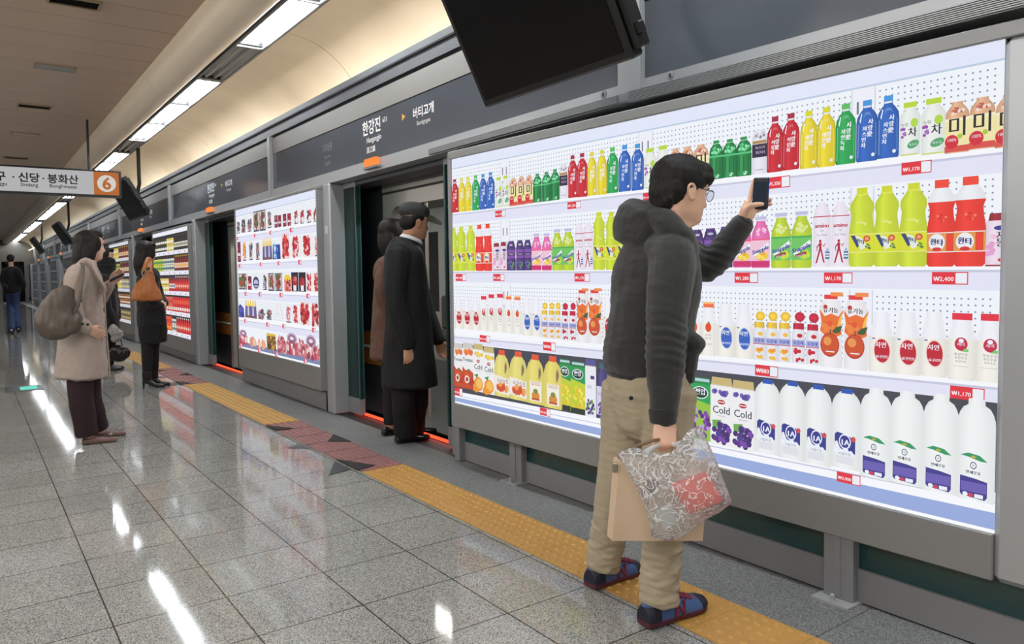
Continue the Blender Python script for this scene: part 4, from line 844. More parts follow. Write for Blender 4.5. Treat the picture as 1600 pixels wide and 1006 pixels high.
# ---- second display (meat and fish)
def display(k, lab, w=2.58, h=1.64, z0=.42, lit=True, grp=None):
    o = PITCH_D*k; y1 = 9.20+o
    pl = (V((2.62, y1, z0)), V((0, -1, 0)), V((0, 0, 1)), V((-1, 0, 0)))
    t = thing('lightbox_display', lab, 'backlit display', (2.66, y1-w/2, 0), grp)
    frame_parts(t, pl, w, h, .012, .012 if k == 0 else .012, .03, .22, .10)
    return t, pl, w, h
T2o, PL2, w2, h2 = display(0, 'lit wall of meat and fish pictures between the two open doors')
MB().box(2.676, 2.70, 6.68, 9.28, .005, .24, 0, .003).build('base_panel', M_alu2, T2o)
def sh2(y): return [(y-.012, y+.03, y-.012, y+.03, WH), (y-.018, y-.010, y-.018, y-.010, SH), (y-.08, y-.018, y-.08, y-.018, LIL)]
bands = [(1.57, 1.64, 1.57, 1.64, (226, 232, 250)), (1.562, 1.57, 1.562, 1.57, (190, 200, 222))]
for y in (1.33, 1.005, .67, .345): bands += sh2(y)
bands += [(.06, .14, .06, .14, WH), (.018, .075, .018, .075, (120, 134, 176)), (0, .016, 0, .016, (252, 253, 255))]
p = sheet(PL2, w2, h2, bands, [(1.36, 1.56), (1.04, 1.24), (.70, .91), (.38, .58)])
poster2 = p.build('poster', T2o)
for i, rec in enumerate(D2.split(';')):
    k, x0, x1, y0, y1 = rec.split(); x0, x1 = int(x0)/1000-.22, int(x1)/1000-.22; y0, y1 = int(y0)/1000-.42, int(y1)/1000-.42
    if x1 < .02: continue
    p = PR(PL2, 25+(i % 3)*20); p.clip = (0, w2, 0, h2); p.frame(x0, x1, y0, y1); lab = d2kind(k, p, random.Random(i)); p.build('printed_food_pack', poster2, lab)
for rec in T2.split(';'):
    k, x0, x1, y0, y1 = rec.split(); x0, x1 = int(x0)/1000-.22, int(x1)/1000-.22; y0, y1 = int(y0)/1000-.42, int(y1)/1000-.42
    p = PR(PL2, 25); p.clip = (0, w2, 0, h2); p.frame(x0, x1, y0, y1); p.rect(0, 0, 1, 1, (226, 90, 104)); p.rect(.55, .15, .9, .85, W); p.build('printed_price_tag', poster2)

# ---- third, fourth displays (packed grocery shelves), and dim ones beyond
def groc(k, lab, rows, lit=1., grp=None):
    t, pl, w, h = display(k, lab, h=1.66, z0=.36, grp=grp)
    MB().box(2.676, 2.70, 6.68+PITCH_D*k, 9.28+PITCH_D*k, .005, .19, 0, .003).build('base_panel', M_alu2, t)
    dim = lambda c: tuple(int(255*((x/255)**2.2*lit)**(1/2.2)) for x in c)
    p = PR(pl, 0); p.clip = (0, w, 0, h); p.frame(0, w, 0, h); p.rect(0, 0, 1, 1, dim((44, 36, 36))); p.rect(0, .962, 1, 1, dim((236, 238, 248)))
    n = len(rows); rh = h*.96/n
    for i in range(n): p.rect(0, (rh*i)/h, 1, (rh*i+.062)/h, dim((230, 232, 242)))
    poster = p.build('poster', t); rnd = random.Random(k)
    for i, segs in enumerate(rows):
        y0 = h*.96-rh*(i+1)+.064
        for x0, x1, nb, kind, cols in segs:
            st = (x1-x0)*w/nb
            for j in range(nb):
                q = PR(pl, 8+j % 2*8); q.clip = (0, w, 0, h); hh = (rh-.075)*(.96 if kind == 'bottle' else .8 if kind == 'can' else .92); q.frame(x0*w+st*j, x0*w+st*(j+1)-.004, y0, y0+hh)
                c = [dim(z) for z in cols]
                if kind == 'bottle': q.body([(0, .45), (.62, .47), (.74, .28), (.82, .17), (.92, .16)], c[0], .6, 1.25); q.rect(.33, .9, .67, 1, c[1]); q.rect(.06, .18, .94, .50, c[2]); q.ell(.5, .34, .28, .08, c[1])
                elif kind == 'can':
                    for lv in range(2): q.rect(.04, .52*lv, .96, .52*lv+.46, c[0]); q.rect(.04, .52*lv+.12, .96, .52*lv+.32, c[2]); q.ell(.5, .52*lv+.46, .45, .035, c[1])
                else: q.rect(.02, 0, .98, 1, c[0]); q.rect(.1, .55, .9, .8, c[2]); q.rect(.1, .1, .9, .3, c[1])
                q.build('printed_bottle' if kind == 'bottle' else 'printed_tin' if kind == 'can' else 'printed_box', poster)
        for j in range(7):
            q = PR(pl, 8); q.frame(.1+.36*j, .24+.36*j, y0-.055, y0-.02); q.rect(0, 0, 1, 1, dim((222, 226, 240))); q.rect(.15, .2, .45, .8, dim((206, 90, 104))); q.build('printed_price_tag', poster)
YL = [(226, 196, 70), (236, 226, 150), (240, 236, 214)]; DG = [(50, 44, 34), (40, 80, 50), (226, 222, 206)]; GN = [(190, 196, 70), (236, 226, 120), (90, 150, 80)]; WC = [(226, 222, 196), (200, 206, 210), (90, 130, 140)]; DR = [(120, 40, 30), (226, 170, 60), (236, 206, 180)]; RD = [(206, 40, 44), (240, 224, 214), (232, 90, 60)]; RB = [(190, 36, 44), (50, 60, 130), (236, 220, 210)]; OR = [(232, 80, 40), (244, 150, 60), (214, 50, 40)]; PR_ = [(214, 96, 80), (226, 206, 190), (196, 60, 60)]
groc(1, 'lit wall of bright red and yellow grocery pictures, right of the orange bag', [
    [(0, .42, 7, 'can', DG), (0.42, .62, 4, 'can', YL), (.62, 1, 8, 'bottle', DG)],
    [(0, .3, 5, 'can', GN), (.3, .62, 6, 'can', WC), (.62, 1, 8, 'bottle', DR)],
    [(0, .45, 8, 'can', YL), (.45, .62, 3, 'bottle', RB), (.62, 1, 8, 'bottle', RD)],
    [(0, .55, 8, 'box', PR_), (.55, 1, 8, 'box', RD)],
    [(0, .5, 6, 'box', OR), (.5, .62, 2, 'can', WC), (.62, 1, 8, 'bottle', RD)]])
groc(2, 'lit wall of jar and packet pictures between the two women in black', [
    [(0, .5, 6, 'box', YL), (.5, 1, 6, 'bottle', DR)], [(0, .55, 7, 'can', GN), (.55, 1, 6, 'bottle', DR)], [(0, .6, 7, 'box', YL), (.6, 1, 5, 'can', [(120, 150, 190), (226, 170, 60), (236, 210, 120)])],
    [(0, 1, 12, 'can', DR)], [(0, 1, 12, 'can', [(130, 110, 70), (90, 100, 70), (190, 170, 110)])]], .8)
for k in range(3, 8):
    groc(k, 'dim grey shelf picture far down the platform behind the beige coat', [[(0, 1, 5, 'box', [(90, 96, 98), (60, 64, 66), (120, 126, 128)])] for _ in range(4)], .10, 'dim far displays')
# ------------------------------------------------------------------ figures
def catmull(P, k):
    out = []
    n = len(P)
    for i in range(n-1):
        p0, p1, p2, p3 = P[max(i-1, 0)], P[i], P[i+1], P[min(i+2, n-1)]
        for j in range(k):
            t = j/k; out.append(.5*((2*p1)+(p2-p0)*t+(2*p0-5*p1+4*p2-p3)*t*t+(3*p1-p0-3*p2+p3)*t**3))
    out.append(P[-1]); return out

def limb(pts, rad, up=None, n=14, k=5, cap=1.0):
    """tapering smooth limb; rad entries are r or (along up, across); rounded ends"""
    P = [np.array(p, float) for p in pts]; R = [np.array(r if isinstance(r, (tuple, list)) else (r, r), float) for r in rad]
    if len(P) > 1: Q, S = catmull(P, k), catmull(R, k)
    T = [Q[min(i+1, len(Q)-1)]-Q[max(i-1, 0)] for i in range(len(Q))]; T = [t/np.linalg.norm(t) for t in T]
    u = np.array(up if up is not None else V(T[0]).orthogonal(), float); rings = []
    def ring(c, t, r, u):
        u2 = u-t*u.dot(t); u2 /= np.linalg.norm(u2); b = np.cross(t, u2)
        return [c+r[0]*math.cos(a)*u2+r[1]*math.sin(a)*b for a in (2*math.pi*i/n for i in range(n))], u2
    if cap:
        for f in (.98, .8, .45): rings.append(ring(Q[0]-T[0]*min(S[0])*cap*f, T[0], S[0]*math.sqrt(max(0, 1-f*f)), u)[0])
    for c, t, r in zip(Q, T, S):
        g, u = ring(c, t, r, u); rings.append(g)
    if cap:
        for f in (.45, .8, .98): rings.append(ring(Q[-1]+T[-1]*min(S[-1])*cap*f, T[-1], S[-1]*math.sqrt(max(0, 1-f*f)), u)[0])
    vs = [v for g in rings for v in g]; fs = []
    for i in range(len(rings)-1):
        for j in range(n): fs.append((i*n+j, i*n+(j+1) % n, (i+1)*n+(j+1) % n, (i+1)*n+j))
    fs += [tuple(reversed(range(n))), tuple((len(rings)-1)*n+j for j in range(n))]
    return vs, fs

def ell(c, r, ax=None, n=18):
    """ellipsoid, ax = three axis vectors"""
    c = np.array(c, float); A = [np.array(a, float) for a in (ax or ((1, 0, 0), (0, 1, 0), (0, 0, 1)))]
    m = n//2; vs = []; fs = []
    for i in range(1, m):
        th = math.pi*i/m
        for j in range(n):
            ph = 2*math.pi*j/n; vs.append(c+A[0]*r[0]*math.sin(th)*math.cos(ph)+A[1]*r[1]*math.sin(th)*math.sin(ph)+A[2]*r[2]*math.cos(th))
    vs += [c+A[2]*r[2], c-A[2]*r[2]]
    for i in range(m-2):
        for j in range(n): fs.append((i*n+j, (i+1)*n+j, (i+1)*n+(j+1) % n, i*n+(j+1) % n))
    t, b = len(vs)-2, len(vs)-1
    for j in range(n): fs.append((t, j, (j+1) % n)); fs.append((b, (m-2)*n+(j+1) % n, (m-2)*n+j))
    return vs, fs

def fuse(name, shapes, vox, mat_, parent, smooth=4, disp=None, mats=None, pick=None):
    """join closed shapes into one continuous skin"""
    v = []; f = []
    for a, b in shapes:
        n = len(v); v += [tuple(x) for x in a]; f += [tuple(i+n for i in q) for q in b]
    me = bpy.data.meshes.new(name); me.from_pydata(v, [], f); o = bpy.data.objects.new(name, me); COL.objects.link(o)
    md = o.modifiers.new('r', 'REMESH'); md.mode = 'VOXEL'; md.voxel_size = vox; md.adaptivity = 0
    if smooth: s = o.modifiers.new('s', 'SMOOTH'); s.factor = .5; s.iterations = smooth
    dg = bpy.context.evaluated_depsgraph_get(); m2 = bpy.data.meshes.new_from_object(o.evaluated_get(dg))
    bpy.data.objects.remove(o); bpy.data.meshes.remove(me)
    nv = len(m2.vertices); co = np.empty(nv*3); m2.vertices.foreach_get('co', co); co = co.reshape(-1, 3)
    if disp:
        no = np.empty(nv*3); m2.vertices.foreach_get('normal', no); no = no.reshape(-1, 3); co = co+no*np.array([disp(c) for c in co])[:, None]
    co -= np.array(origin(parent)); m2.vertices.foreach_set('co', co.ravel())
    m2.materials.clear()
    for q in (mats or [mat_]): m2.materials.append(q)
    m2.polygons.foreach_set('use_smooth', [True]*len(m2.polygons))
    if pick:
        pc = np.empty(len(m2.polygons)*3); m2.polygons.foreach_get('center', pc); pc = pc.reshape(-1, 3)+np.array(origin(parent))
        m2.polygons.foreach_set('material_index', [pick(c) for c in pc])
    m2.name = name; m2.update(); o = bpy.data.objects.new(name, m2); COL.objects.link(o); o.parent = parent
    return o

def folds(amp, sc, ax=(1, 1, 1), seed=0):
    a = V(ax)
    return lambda c: amp*(noise.noise(V((c[0]*a.x*sc+seed, c[1]*a.y*sc, c[2]*a.z*sc)))+.5*noise.noise(V((c[0]*a.x*sc*2.3, c[1]*a.y*sc*2.3+seed, c[2]*a.z*sc*2.3))))

class Head:
    """head frame: origin at the chin level under the ear axis; F forward, L left, U up"""
    def __init__(s, chin_axis, F, U=(0, 0, 1), sc=1.):
        s.U = V(U).normalized(); F = V(F); s.F = (F-s.U*F.dot(s.U)).normalized(); s.L = s.U.cross(s.F); s.c = V(chin_axis); s.k = sc
    def p(s, x, y, z): return s.c+(s.L*x+s.F*y+s.U*z)*s.k
    def e(s, c, r): return ell(s.p(*c), [q*s.k for q in r], (s.L, s.F, s.U))
    def skull(s):
        T = [(-.030, .030, -.050, .040), (-.012, .060, -.055, .036), (0, .079, -.058, .036), (.012, .088, -.062, .044), (.03, .089, -.068, .054), (.055, .090, -.078, .061), (.08, .090, -.088, .066), (.105, .090, -.096, .071), (.13, .095, -.101, .075), (.155, .092, -.103, .076), (.185, .076, -.095, .070), (.205, .054, -.078, .056), (.218, .028, -.050, .036), (.226, .004, -.022, .012)]
        z = np.array([t[0] for t in T]); zz = np.concatenate([np.linspace(-.03, .14, 44), np.linspace(.145, .226, 14)]); n = 56; vs = []; fs = []
        f, b, w_ = (np.interp(zz, z, [t[i] for t in T]) for i in (1, 2, 3))
        nose = lambda q: np.interp(q, [.055, .060, .066, .074, .085, .10, .115, .125], [0, .010, .021, .025, .020, .011, .005, 0])
        for zi, fi, bi, wi in zip(zz, f, b, w_):
            for j in range(n):
                a = 2*math.pi*j/n; cx, sx = math.cos(a), math.sin(a)
                x = wi*math.copysign(abs(cx)**.92, cx); y = (fi if sx > 0 else -bi)*math.copysign(abs(sx)**.85, sx)
                if sx > 0:
                    g = lambda x0, z0, sx_, sz_: math.exp(-((x-x0)/sx_)**2-((zi-z0)/sz_)**2)
                    y += nose(zi)*math.exp(-(x/(.010+.006*max(0, 1-abs(zi-.066)/.02)))**2)
                    y += .006*g(0, .048, .017, .005)+.0055*g(0, .036, .015, .005)-.004*g(0, .0425, .02, .003)+.005*g(0, .010, .018, .012)
                    y -= .010*(g(.032, .106, .016, .010)+g(-.032, .106, .016, .010)); y += .004*(g(.030, .126, .022, .007)+g(-.03, .126, .022, .007))
                    y += .004*(g(.042, .082, .016, .014)+g(-.042, .082, .016, .014))
                vs.append(np.array(s.p(x, y, zi)))
        m = len(zz)
        for i in range(m-1):
            for j in range(n): fs.append((i*n+j, i*n+(j+1) % n, (i+1)*n+(j+1) % n, (i+1)*n+j))
        fs += [tuple(reversed(range(n))), tuple((m-1)*n+j for j in range(n))]
        return vs, fs
    def ears(s):
        out = []
        for q in (-1, 1):
            P = [(q*.071, .010, .085), (q*.077, .008, .108), (q*.081, -.006, .122), (q*.083, -.020, .116), (q*.082, -.024, .10), (q*.078, -.014, .082), (q*.074, .0, .071), (q*.072, .010, .074)]
            out.append(limb([s.p(*a) for a in P], [.0045*s.k]*6+[.0065*s.k, .005*s.k], n=8, k=3)); out.append(s.e((q*.074, -.005, .098), (.006, .016, .026)))
        return out

def fingers(W_, A, N, S, curl, thumb=None, sc=1., spread=.12):
    """hand from wrist W_: A towards the fingers, N out of the palm, S to the thumb side; curl = bend of each of 3 joints"""
    A, N, S = V(A).normalized(), V(N).normalized(), V(S).normalized(); W_ = V(W_); sh = []
    K = W_+A*.088*sc
    sh.append(limb([W_-A*.03*sc, W_, W_+A*.045*sc, K-A*.004*sc], [(.026*sc, .020*sc), (.029*sc, .020*sc), (.040*sc, .017*sc), (.041*sc, .013*sc)], up=S))
    LEN = (.070, .078, .072, .056); R = (.0088, .0092, .0088, .0076)
    for i in range(4):
        off = (.030-.020*i)*sc; b = K+S*off+A*(-.006 if i in (0, 3) else 0)*sc; d = (A+S*(spread*(1.2-.8*i))).normalized(); cu = curl[i] if isinstance(curl[0], (tuple, list)) else curl
        P = [b-A*.02*sc, b]; ang = 0
        for j, fr in enumerate((.46, .30, .24)):
            ang += cu[j]; P.append(P[-1]+(d*math.cos(ang)+N*math.sin(ang))*LEN[i]*fr*sc)
        sh.append(limb(P, [R[i]*sc*q for q in (1.15, 1.1, 1., .9, .78)], n=10, k=4))
    if thumb is None: thumb = ((.25, .75, .30), (.75, .5, .45), (.95, .1, .4))
    P = [W_+S*.018*sc+A*.012*sc+N*.004*sc, W_+S*.034*sc+A*.036*sc+N*.012*sc]
    for (a, b, c), l in zip(thumb, (.0, .034, .028)):
        if l: P.append(P[-1]+(A*a+S*b+N*c).normalized()*l*sc)
    sh.append(limb(P, [.014*sc, .0125*sc, .0105*sc, .0085*sc][:len(P)], n=10, k=4))
    return sh

M_skin = mat('skin', (226, 182, 156), .48, 0, .06, 60, .06, 500, spec=.4)
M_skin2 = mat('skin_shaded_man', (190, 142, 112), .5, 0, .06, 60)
M_hair = mat('black_hair', (20, 18, 17), .62, 0, .4, 60, .5, 90, spec=.3, stretch=(1, 1, .12))
M_hairb = mat('dark_brown_hair', (28, 21, 19), .58, 0, .4, 60, .5, 90, spec=.3, stretch=(1, 1, .12))
M_eyew = mat('eye_white', (226, 222, 218), .25); M_iris = mat('iris_dark', (30, 20, 16), .15)
def eyes(H, par):
    for q in (-1, 1):
        c = H.p(q*.031, .0755, .106); e = MB().lathe(c-H.F*.0095*H.k, [(.0035*H.k, 0), (.0095*H.k, .004*H.k), (.011*H.k, .0095*H.k), (.0095*H.k, .015*H.k), (.0055*H.k, .0192*H.k), (.001, .0205*H.k)], H.F, 12).build('eye', M_eyew, par, True)
        MB().lathe(c+H.F*.0092*H.k, [(.0062*H.k, 0), (.0056*H.k, .0014*H.k), (.001, .0024*H.k)], H.F, 10).build('iris', M_iris, e, True)
        pts = [np.array(H.p(q*x, y, z)) for x, y, z in ((.014, .093, .123), (.030, .0935, .128), (.047, .083, .124))]
        vs, fs = limb(pts, [(.002, .0035)]*2+[(.0015, .002)], up=H.F, n=8, k=4); mkobj('eyebrow', vs, fs, M_hair, par, True)

def shoe(par, heel, d, L, wd, hgt, mats_, pick, name='shoe', heelup=0.):
    """shoe from heel point on the ground along d"""
    d = V(d).normalized(); s = V((-d.y, d.x, 0)); heel = V(heel); Z = V((0, 0, 1))
    prof = [(0.02, .30, .45), (.10, .36, .62), (.25, .37, .66), (.42, .38, .62), (.60, .44, .44), (.75, .48, .34), (.88, .43, .29), (.97, .25, .20)]
    vs = []; n = 16; fs = []
    for u, w_, h in prof:
        up = heelup*max(0, 1-u/.62)
        for j in range(n):
            a = 2*math.pi*j/n; x = math.cos(a); z = math.sin(a)
            zz = 0.004 if z < -.35 else (.018+(z+.35)/1.35*(h*hgt))
            vs.append(np.array(heel+d*(u*L)+s*(x*w_*wd*(1 if z < .3 else 1-.35*(z-.3)))+Z*(zz+up)))
    m = len(prof)
    for i in range(m-1):
        for j in range(n): fs.append((i*n+j, i*n+(j+1) % n, (i+1)*n+(j+1) % n, (i+1)*n+j))
    fs += [tuple(reversed(range(n))), tuple((m-1)*n+j for j in range(n))]
    def pk(c):
        r = V(c)-heel; return pick(r.dot(d)/L, r.z, r.dot(s)/wd)
    return fuse(name, [(vs, fs)], .0038, None, par, 3, None, mats_, pk)

def prm(v): return [np.array(x) for x in v]
# ------------------------------------------------------------------ man photographing the display
M_hood = mat('charcoal_sweatshirt', (40, 41, 41), .92, 0, .15, 25, .5, 700, sheen=.25)
M_rib = mat('charcoal_ribbing', (36, 37, 37), .92, 0, .2, 120, .4, 300, sheen=.2)
M_khaki = mat('khaki_trousers', (172, 158, 134), .85, 0, .10, 14, .35, 500)
M_navy = mat('shoe_navy', (28, 30, 48), .6, 0, .1, 60); M_blue = mat('shoe_blue_suede', (66, 92, 140), .85, 0, .15, 80); M_mar = mat('shoe_maroon', (118, 32, 58), .6, 0, .1, 60); M_sole = mat('shoe_sole_maroon', (88, 34, 50), .6)
m1 = thing('person', 'man in charcoal hoodie and khaki trousers raising a phone to the drinks display', 'person', (2.1, 2.0, 0))
Hd = Head(at(1059, 345, 2.75), (1, -.30, -.10), (.16, -.02, 1), 1.03)
rs, re, rw = at(1050, 405, 2.66), at(1040, 540, 2.56), at(1037, 652, 2.52)
ls, le, lw = at(1074, 400, 2.98), at(1106, 414, 2.98), at(1160, 350, 2.90)
pel = at(1012, 600, 2.80)
hipR, hipL = pel+V((0.0, -.095, -.02)), pel+V((0.0, .095, -.02))
kR, kL = V((2.00, 1.84, .49)), at(962, 770, 2.96)
aR, aL = V((1.965, 1.838, .09)), V((2.03, 2.20, .09))
sh = [Hd.skull()]+Hd.ears()
sh.append(limb([Hd.p(0, -.03, .03), at(1050, 366, 2.78), at(1040, 392, 2.79)], [.054, .056, .07]))
sh.append(limb([pel, at(1016, 520, 2.80), at(1026, 430, 2.80), at(1036, 392, 2.80)], [(.11, .075), (.105, .07), (.14, .08), (.10, .06)], up=(0, 1, 0)))
for a, b, c in ((rs, re, rw), (ls, le, lw)): sh.append(limb([a, b, c], [.052, .042, .028]))
for h, k_, a in ((hipR, kR, aR), (hipL, kL, aL)):
    sh.append(limb([h+V((0, 0, -.09)), k_, a], [.072, .055, .040])); sh.append(limb([a, a+V((.03, 0, -.05)), a+V((.14, 0, -.065))], [.036, .032, .022]))
# right hand closed on the bag handles
A = (at(1039, 700, 2.49)-rw).normalized()
sh += fingers(rw+A*.004, A, V((.55, .83, 0)), V((.83, -.55, 0)), [(.9, 1.3, .9)]*4, ((.6, .5, .6), (.75, .1, .8), (.8, -.3, .7)), 1.0, .02)
# left hand round the phone
sh.append(limb(prm([at(1152, 358, 2.905), at(1160, 348, 2.90), at(1168, 333, 2.895), at(1173, 322, 2.90)]), [(.024, .020), (.028, .021), (.036, .018), (.036, .014)], up=V((.75, -.5, .45))))
for P, R in (([(1164, 340, 2.885), (1169, 327, 2.865), (1176, 321, 2.845), (1186, 319, 2.835), (1191, 319, 2.836)], [.013, .0125, .011, .0095, .008]),
             ([(1166, 325, 2.90), (1172, 308, 2.91), (1175, 294, 2.918), (1178, 281, 2.922)], [.010, .0095, .009, .0075]),
             ([(1170, 324, 2.91), (1180, 314, 2.93), (1192, 310, 2.935), (1201, 311, 2.92), (1204, 312, 2.905)], [.010, .0095, .009, .0085, .0075]),
             ([(1172, 328, 2.91), (1182, 322, 2.93), (1193, 319, 2.935), (1201, 319, 2.92), (1204, 319, 2.905)], [.010, .0095, .009, .0085, .0075]),
             ([(1170, 335, 2.905), (1180, 331, 2.92), (1190, 327, 2.92), (1197, 325, 2.905)], [.0095, .009, .008, .007])):
    sh.append(limb([at(*q) for q in P], R, n=10, k=4))
fuse('body', sh, .0042, M_skin, m1, 3)
eyes(Hd, m1)
# hair
hs = [Hd.e((0, -.012, .150), (.088, .112, .090)), Hd.e((0, -.050, .105), (.080, .070, .075)), Hd.e((0, -.072, .060), (.062, .036, .050)), Hd.e((0, .050, .178), (.076, .058, .048)), Hd.e((0, .084, .155), (.058, .022, .026)),
      Hd.e((.070, .022, .138), (.012, .022, .026)), Hd.e((-.070, .022, .138), (.012, .022, .026)), Hd.e((-.070, .055, .155), (.012, .030, .020)), Hd.e((.070, .055, .155), (.012, .030, .020))]
rnd = random.Random(3)
for i in range(110):
    a = rnd.random()*6.28; z = .08+.13*rnd.random(); q = 1-.55*max(0, (z-.15)/.09)
    if math.sin(a) > .45 and z < .16: continue
    if abs(math.cos(a)) > .5 and z < .13 and math.sin(a) > -.45: continue
    b = (.080*q*math.cos(a), -.012+.104*q*math.sin(a), z); hs.append(limb([Hd.p(*b), Hd.p(b[0]*1.04, b[1]*1.04+.006, z-.030)], [.0065, .002], n=6, k=2))
fuse('hair', hs, .0045, M_hair, m1, 2, folds(.0025, 60, (1, 1, .35)))
# spectacles
g = MB()
for q in (-1, 1):
    c = Hd.p(q*.034, .099, .103); g.tube([c+(Hd.L*math.cos(t)*.023+Hd.U*math.sin(t)*.021)*1. for t in (i*math.pi/10 for i in range(20))], .0014, n=6, closed=True)
    g.tube([Hd.p(q*.057, .098, .108), Hd.p(q*.072, .088, .110), Hd.p(q*.078, .03, .112), Hd.p(q*.080, -.012, .112), Hd.p(q*.079, -.026, .098)], .0013, n=6)
g.tube([Hd.p(-.011, .099, .106), Hd.p(0, .103, .109), Hd.p(.011, .099, .106)], .0013, n=6)
gl = g.build('spectacles', mat('wire_rim', (120, 122, 130), .25, .9), m1, True)
for q in (-1, 1): MB().lathe(Hd.p(q*.034, .098, .103), [(.022, 0), (.0215, .001)], Hd.F, 20).build('lens', glass('lens_glass', (246, 248, 250)), gl)
# sweatshirt: trunk, hood and sleeves in one piece
LY = (0, 1, 0); FWD = V((math.sin(YAW), math.cos(YAW), 0))
tr = [limb([at(1005, 582, 2.80), at(1008, 562, 2.80), at(1013, 532, 2.80), at(1020, 480, 2.80), at(1025, 425, 2.80), at(1032, 385, 2.80), at(1042, 352, 2.79)], [(.165, .130), (.172, .142), (.178, .145), (.182, .138), (.195, .125), (.155, .105), (.085, .080)], up=LY, n=20, cap=.25)]
tr.append(limb([at(1036, 392, 2.73), rs, at(1045, 470, 2.60), re, at(1040, 600, 2.54), at(1037, 648, 2.525)], [.075, .084, .077, .069, .060, .046], n=16))
tr.append(limb([at(1050, 392, 2.90), ls, le, at(1135, 384, 2.94), at(1158, 353, 2.905)], [.07, .080, .066, .056, .041], n=16))
# hood lying on the back and round the neck
hc = at(1010, 346, 2.80)
tr.append(limb([at(984, 376, 2.80), at(991, 354, 2.80), at(997, 332, 2.80), at(1004, 318, 2.80)], [(.090, .038), (.112, .046), (.106, .046), (.085, .026)], up=LY, n=18, cap=.5))
tr.append(ell(at(1014, 344, 2.80), (.085, .112, .052), (V((1, 0, -.25)), V(LY), V((.25, 0, 1)))))
tr.append(ell(at(1004, 362, 2.80), (.07, .11, .05)))
nb = [at(1078, 392, 2.74), at(1066, 372, 2.68), at(1042, 350, 2.69), at(1018, 332, 2.80), at(1034, 340, 2.90), at(1064, 362, 2.93), at(1080, 388, 2.86)]
tr.append(limb(nb, [.034, .042, .048, .052, .048, .042, .034]))
tr.append(ell(at(1058, 536, 2.77), (.080, .12, .062))); tr.append(limb([at(1046, 548, 2.78), at(1046, 578, 2.78)], [(.125, .075), (.118, .070)], up=LY, n=16, cap=.3))       # pouch pocket
fo = folds(.007, 6, (1, 1, 1.2), 3); fo2 = folds(.0022, 15, (1, 1, 2.4), 9)
elb, wst = np.array(re), np.array(at(990, 548, 2.80))
def hfold(c):
    d = fo(c)+fo2(c)
    for p0, q in ((elb, .09), (wst, .10), (np.array(le), .09)):
        g = math.exp(-((np.linalg.norm(c-p0)/q)**2)); d += .0055*g*math.sin((c[2]*1.0+c[0]*.35+.012*noise.noise(V((c[0]*14, c[1]*14, c[2]*6))))*190)
    return d
sw = fuse('hoodie', tr, .0062, M_hood, m1, 5, hfold)
fuse('hem_rib', [limb([at(1046, 574, 2.78), at(1046, 594, 2.78)], [(.114, .068), (.108, .064)], up=LY, n=16, cap=.2)], .006, M_rib, sw, 2)
fuse('hem_rib', [limb([at(1003, 594, 2.80), at(1007, 572, 2.80)], [(.152, .122), (.158, .128)], up=LY, n=20, cap=.15)], .006, M_rib, sw, 2)
fuse('cuff', [limb([at(1036, 640, 2.527), at(1036, 660, 2.522)], [.050, .045], n=16, cap=.2)], .004, M_rib, sw, 2)
fuse('cuff', [limb([at(1154, 357, 2.908), at(1165, 344, 2.90)], [.043, .038], n=16, cap=.2)], .004, M_rib, sw, 2)
# trousers
tq = [limb([at(1012, 556, 2.80), at(1012, 596, 2.80), pel+V((0, 0, -.10))], [(.152, .118), (.170, .136), (.150, .122)], up=LY, n=20)]
tq.append(limb([hipR, (hipR+kR)/2+V((.01, 0, 0)), kR, (kR+aR)/2, aR+V((0, 0, -.005))], [.108, .094, .080, .074, .072], n=18, cap=.2))
tq.append(limb([hipL, (hipL+kL)/2+V((.01, 0, 0)), kL, (kL+aL)/2, aL+V((0, 0, -.005))], [.108, .094, .080, .074, .072], n=18, cap=.2))
f3 = folds(.007, 10, (1, 1, .6), 1); f4 = folds(.008, 26, (.6, .6, 2.0), 5)
def tfold(c): return f3(c)*.8+f4(c)*(1. if c[2] < .28 else .35)
trs = fuse('trousers', tq, .0062, M_khaki, m1, 4, tfold)
MB().lathe(at(968, 640, 2.70), [(.008, 0), (.008, .004)], (-.6, -.8, 0), 10).build('pocket_button', M_navy, trs) if False else None
# back pocket flap, button and seam on the near side of the trousers
MB().lathe(at(986, 622, 2.655), [(.008, 0), (.0075, .004)], -FWD, 12).build('button', M_navy, trs, True)
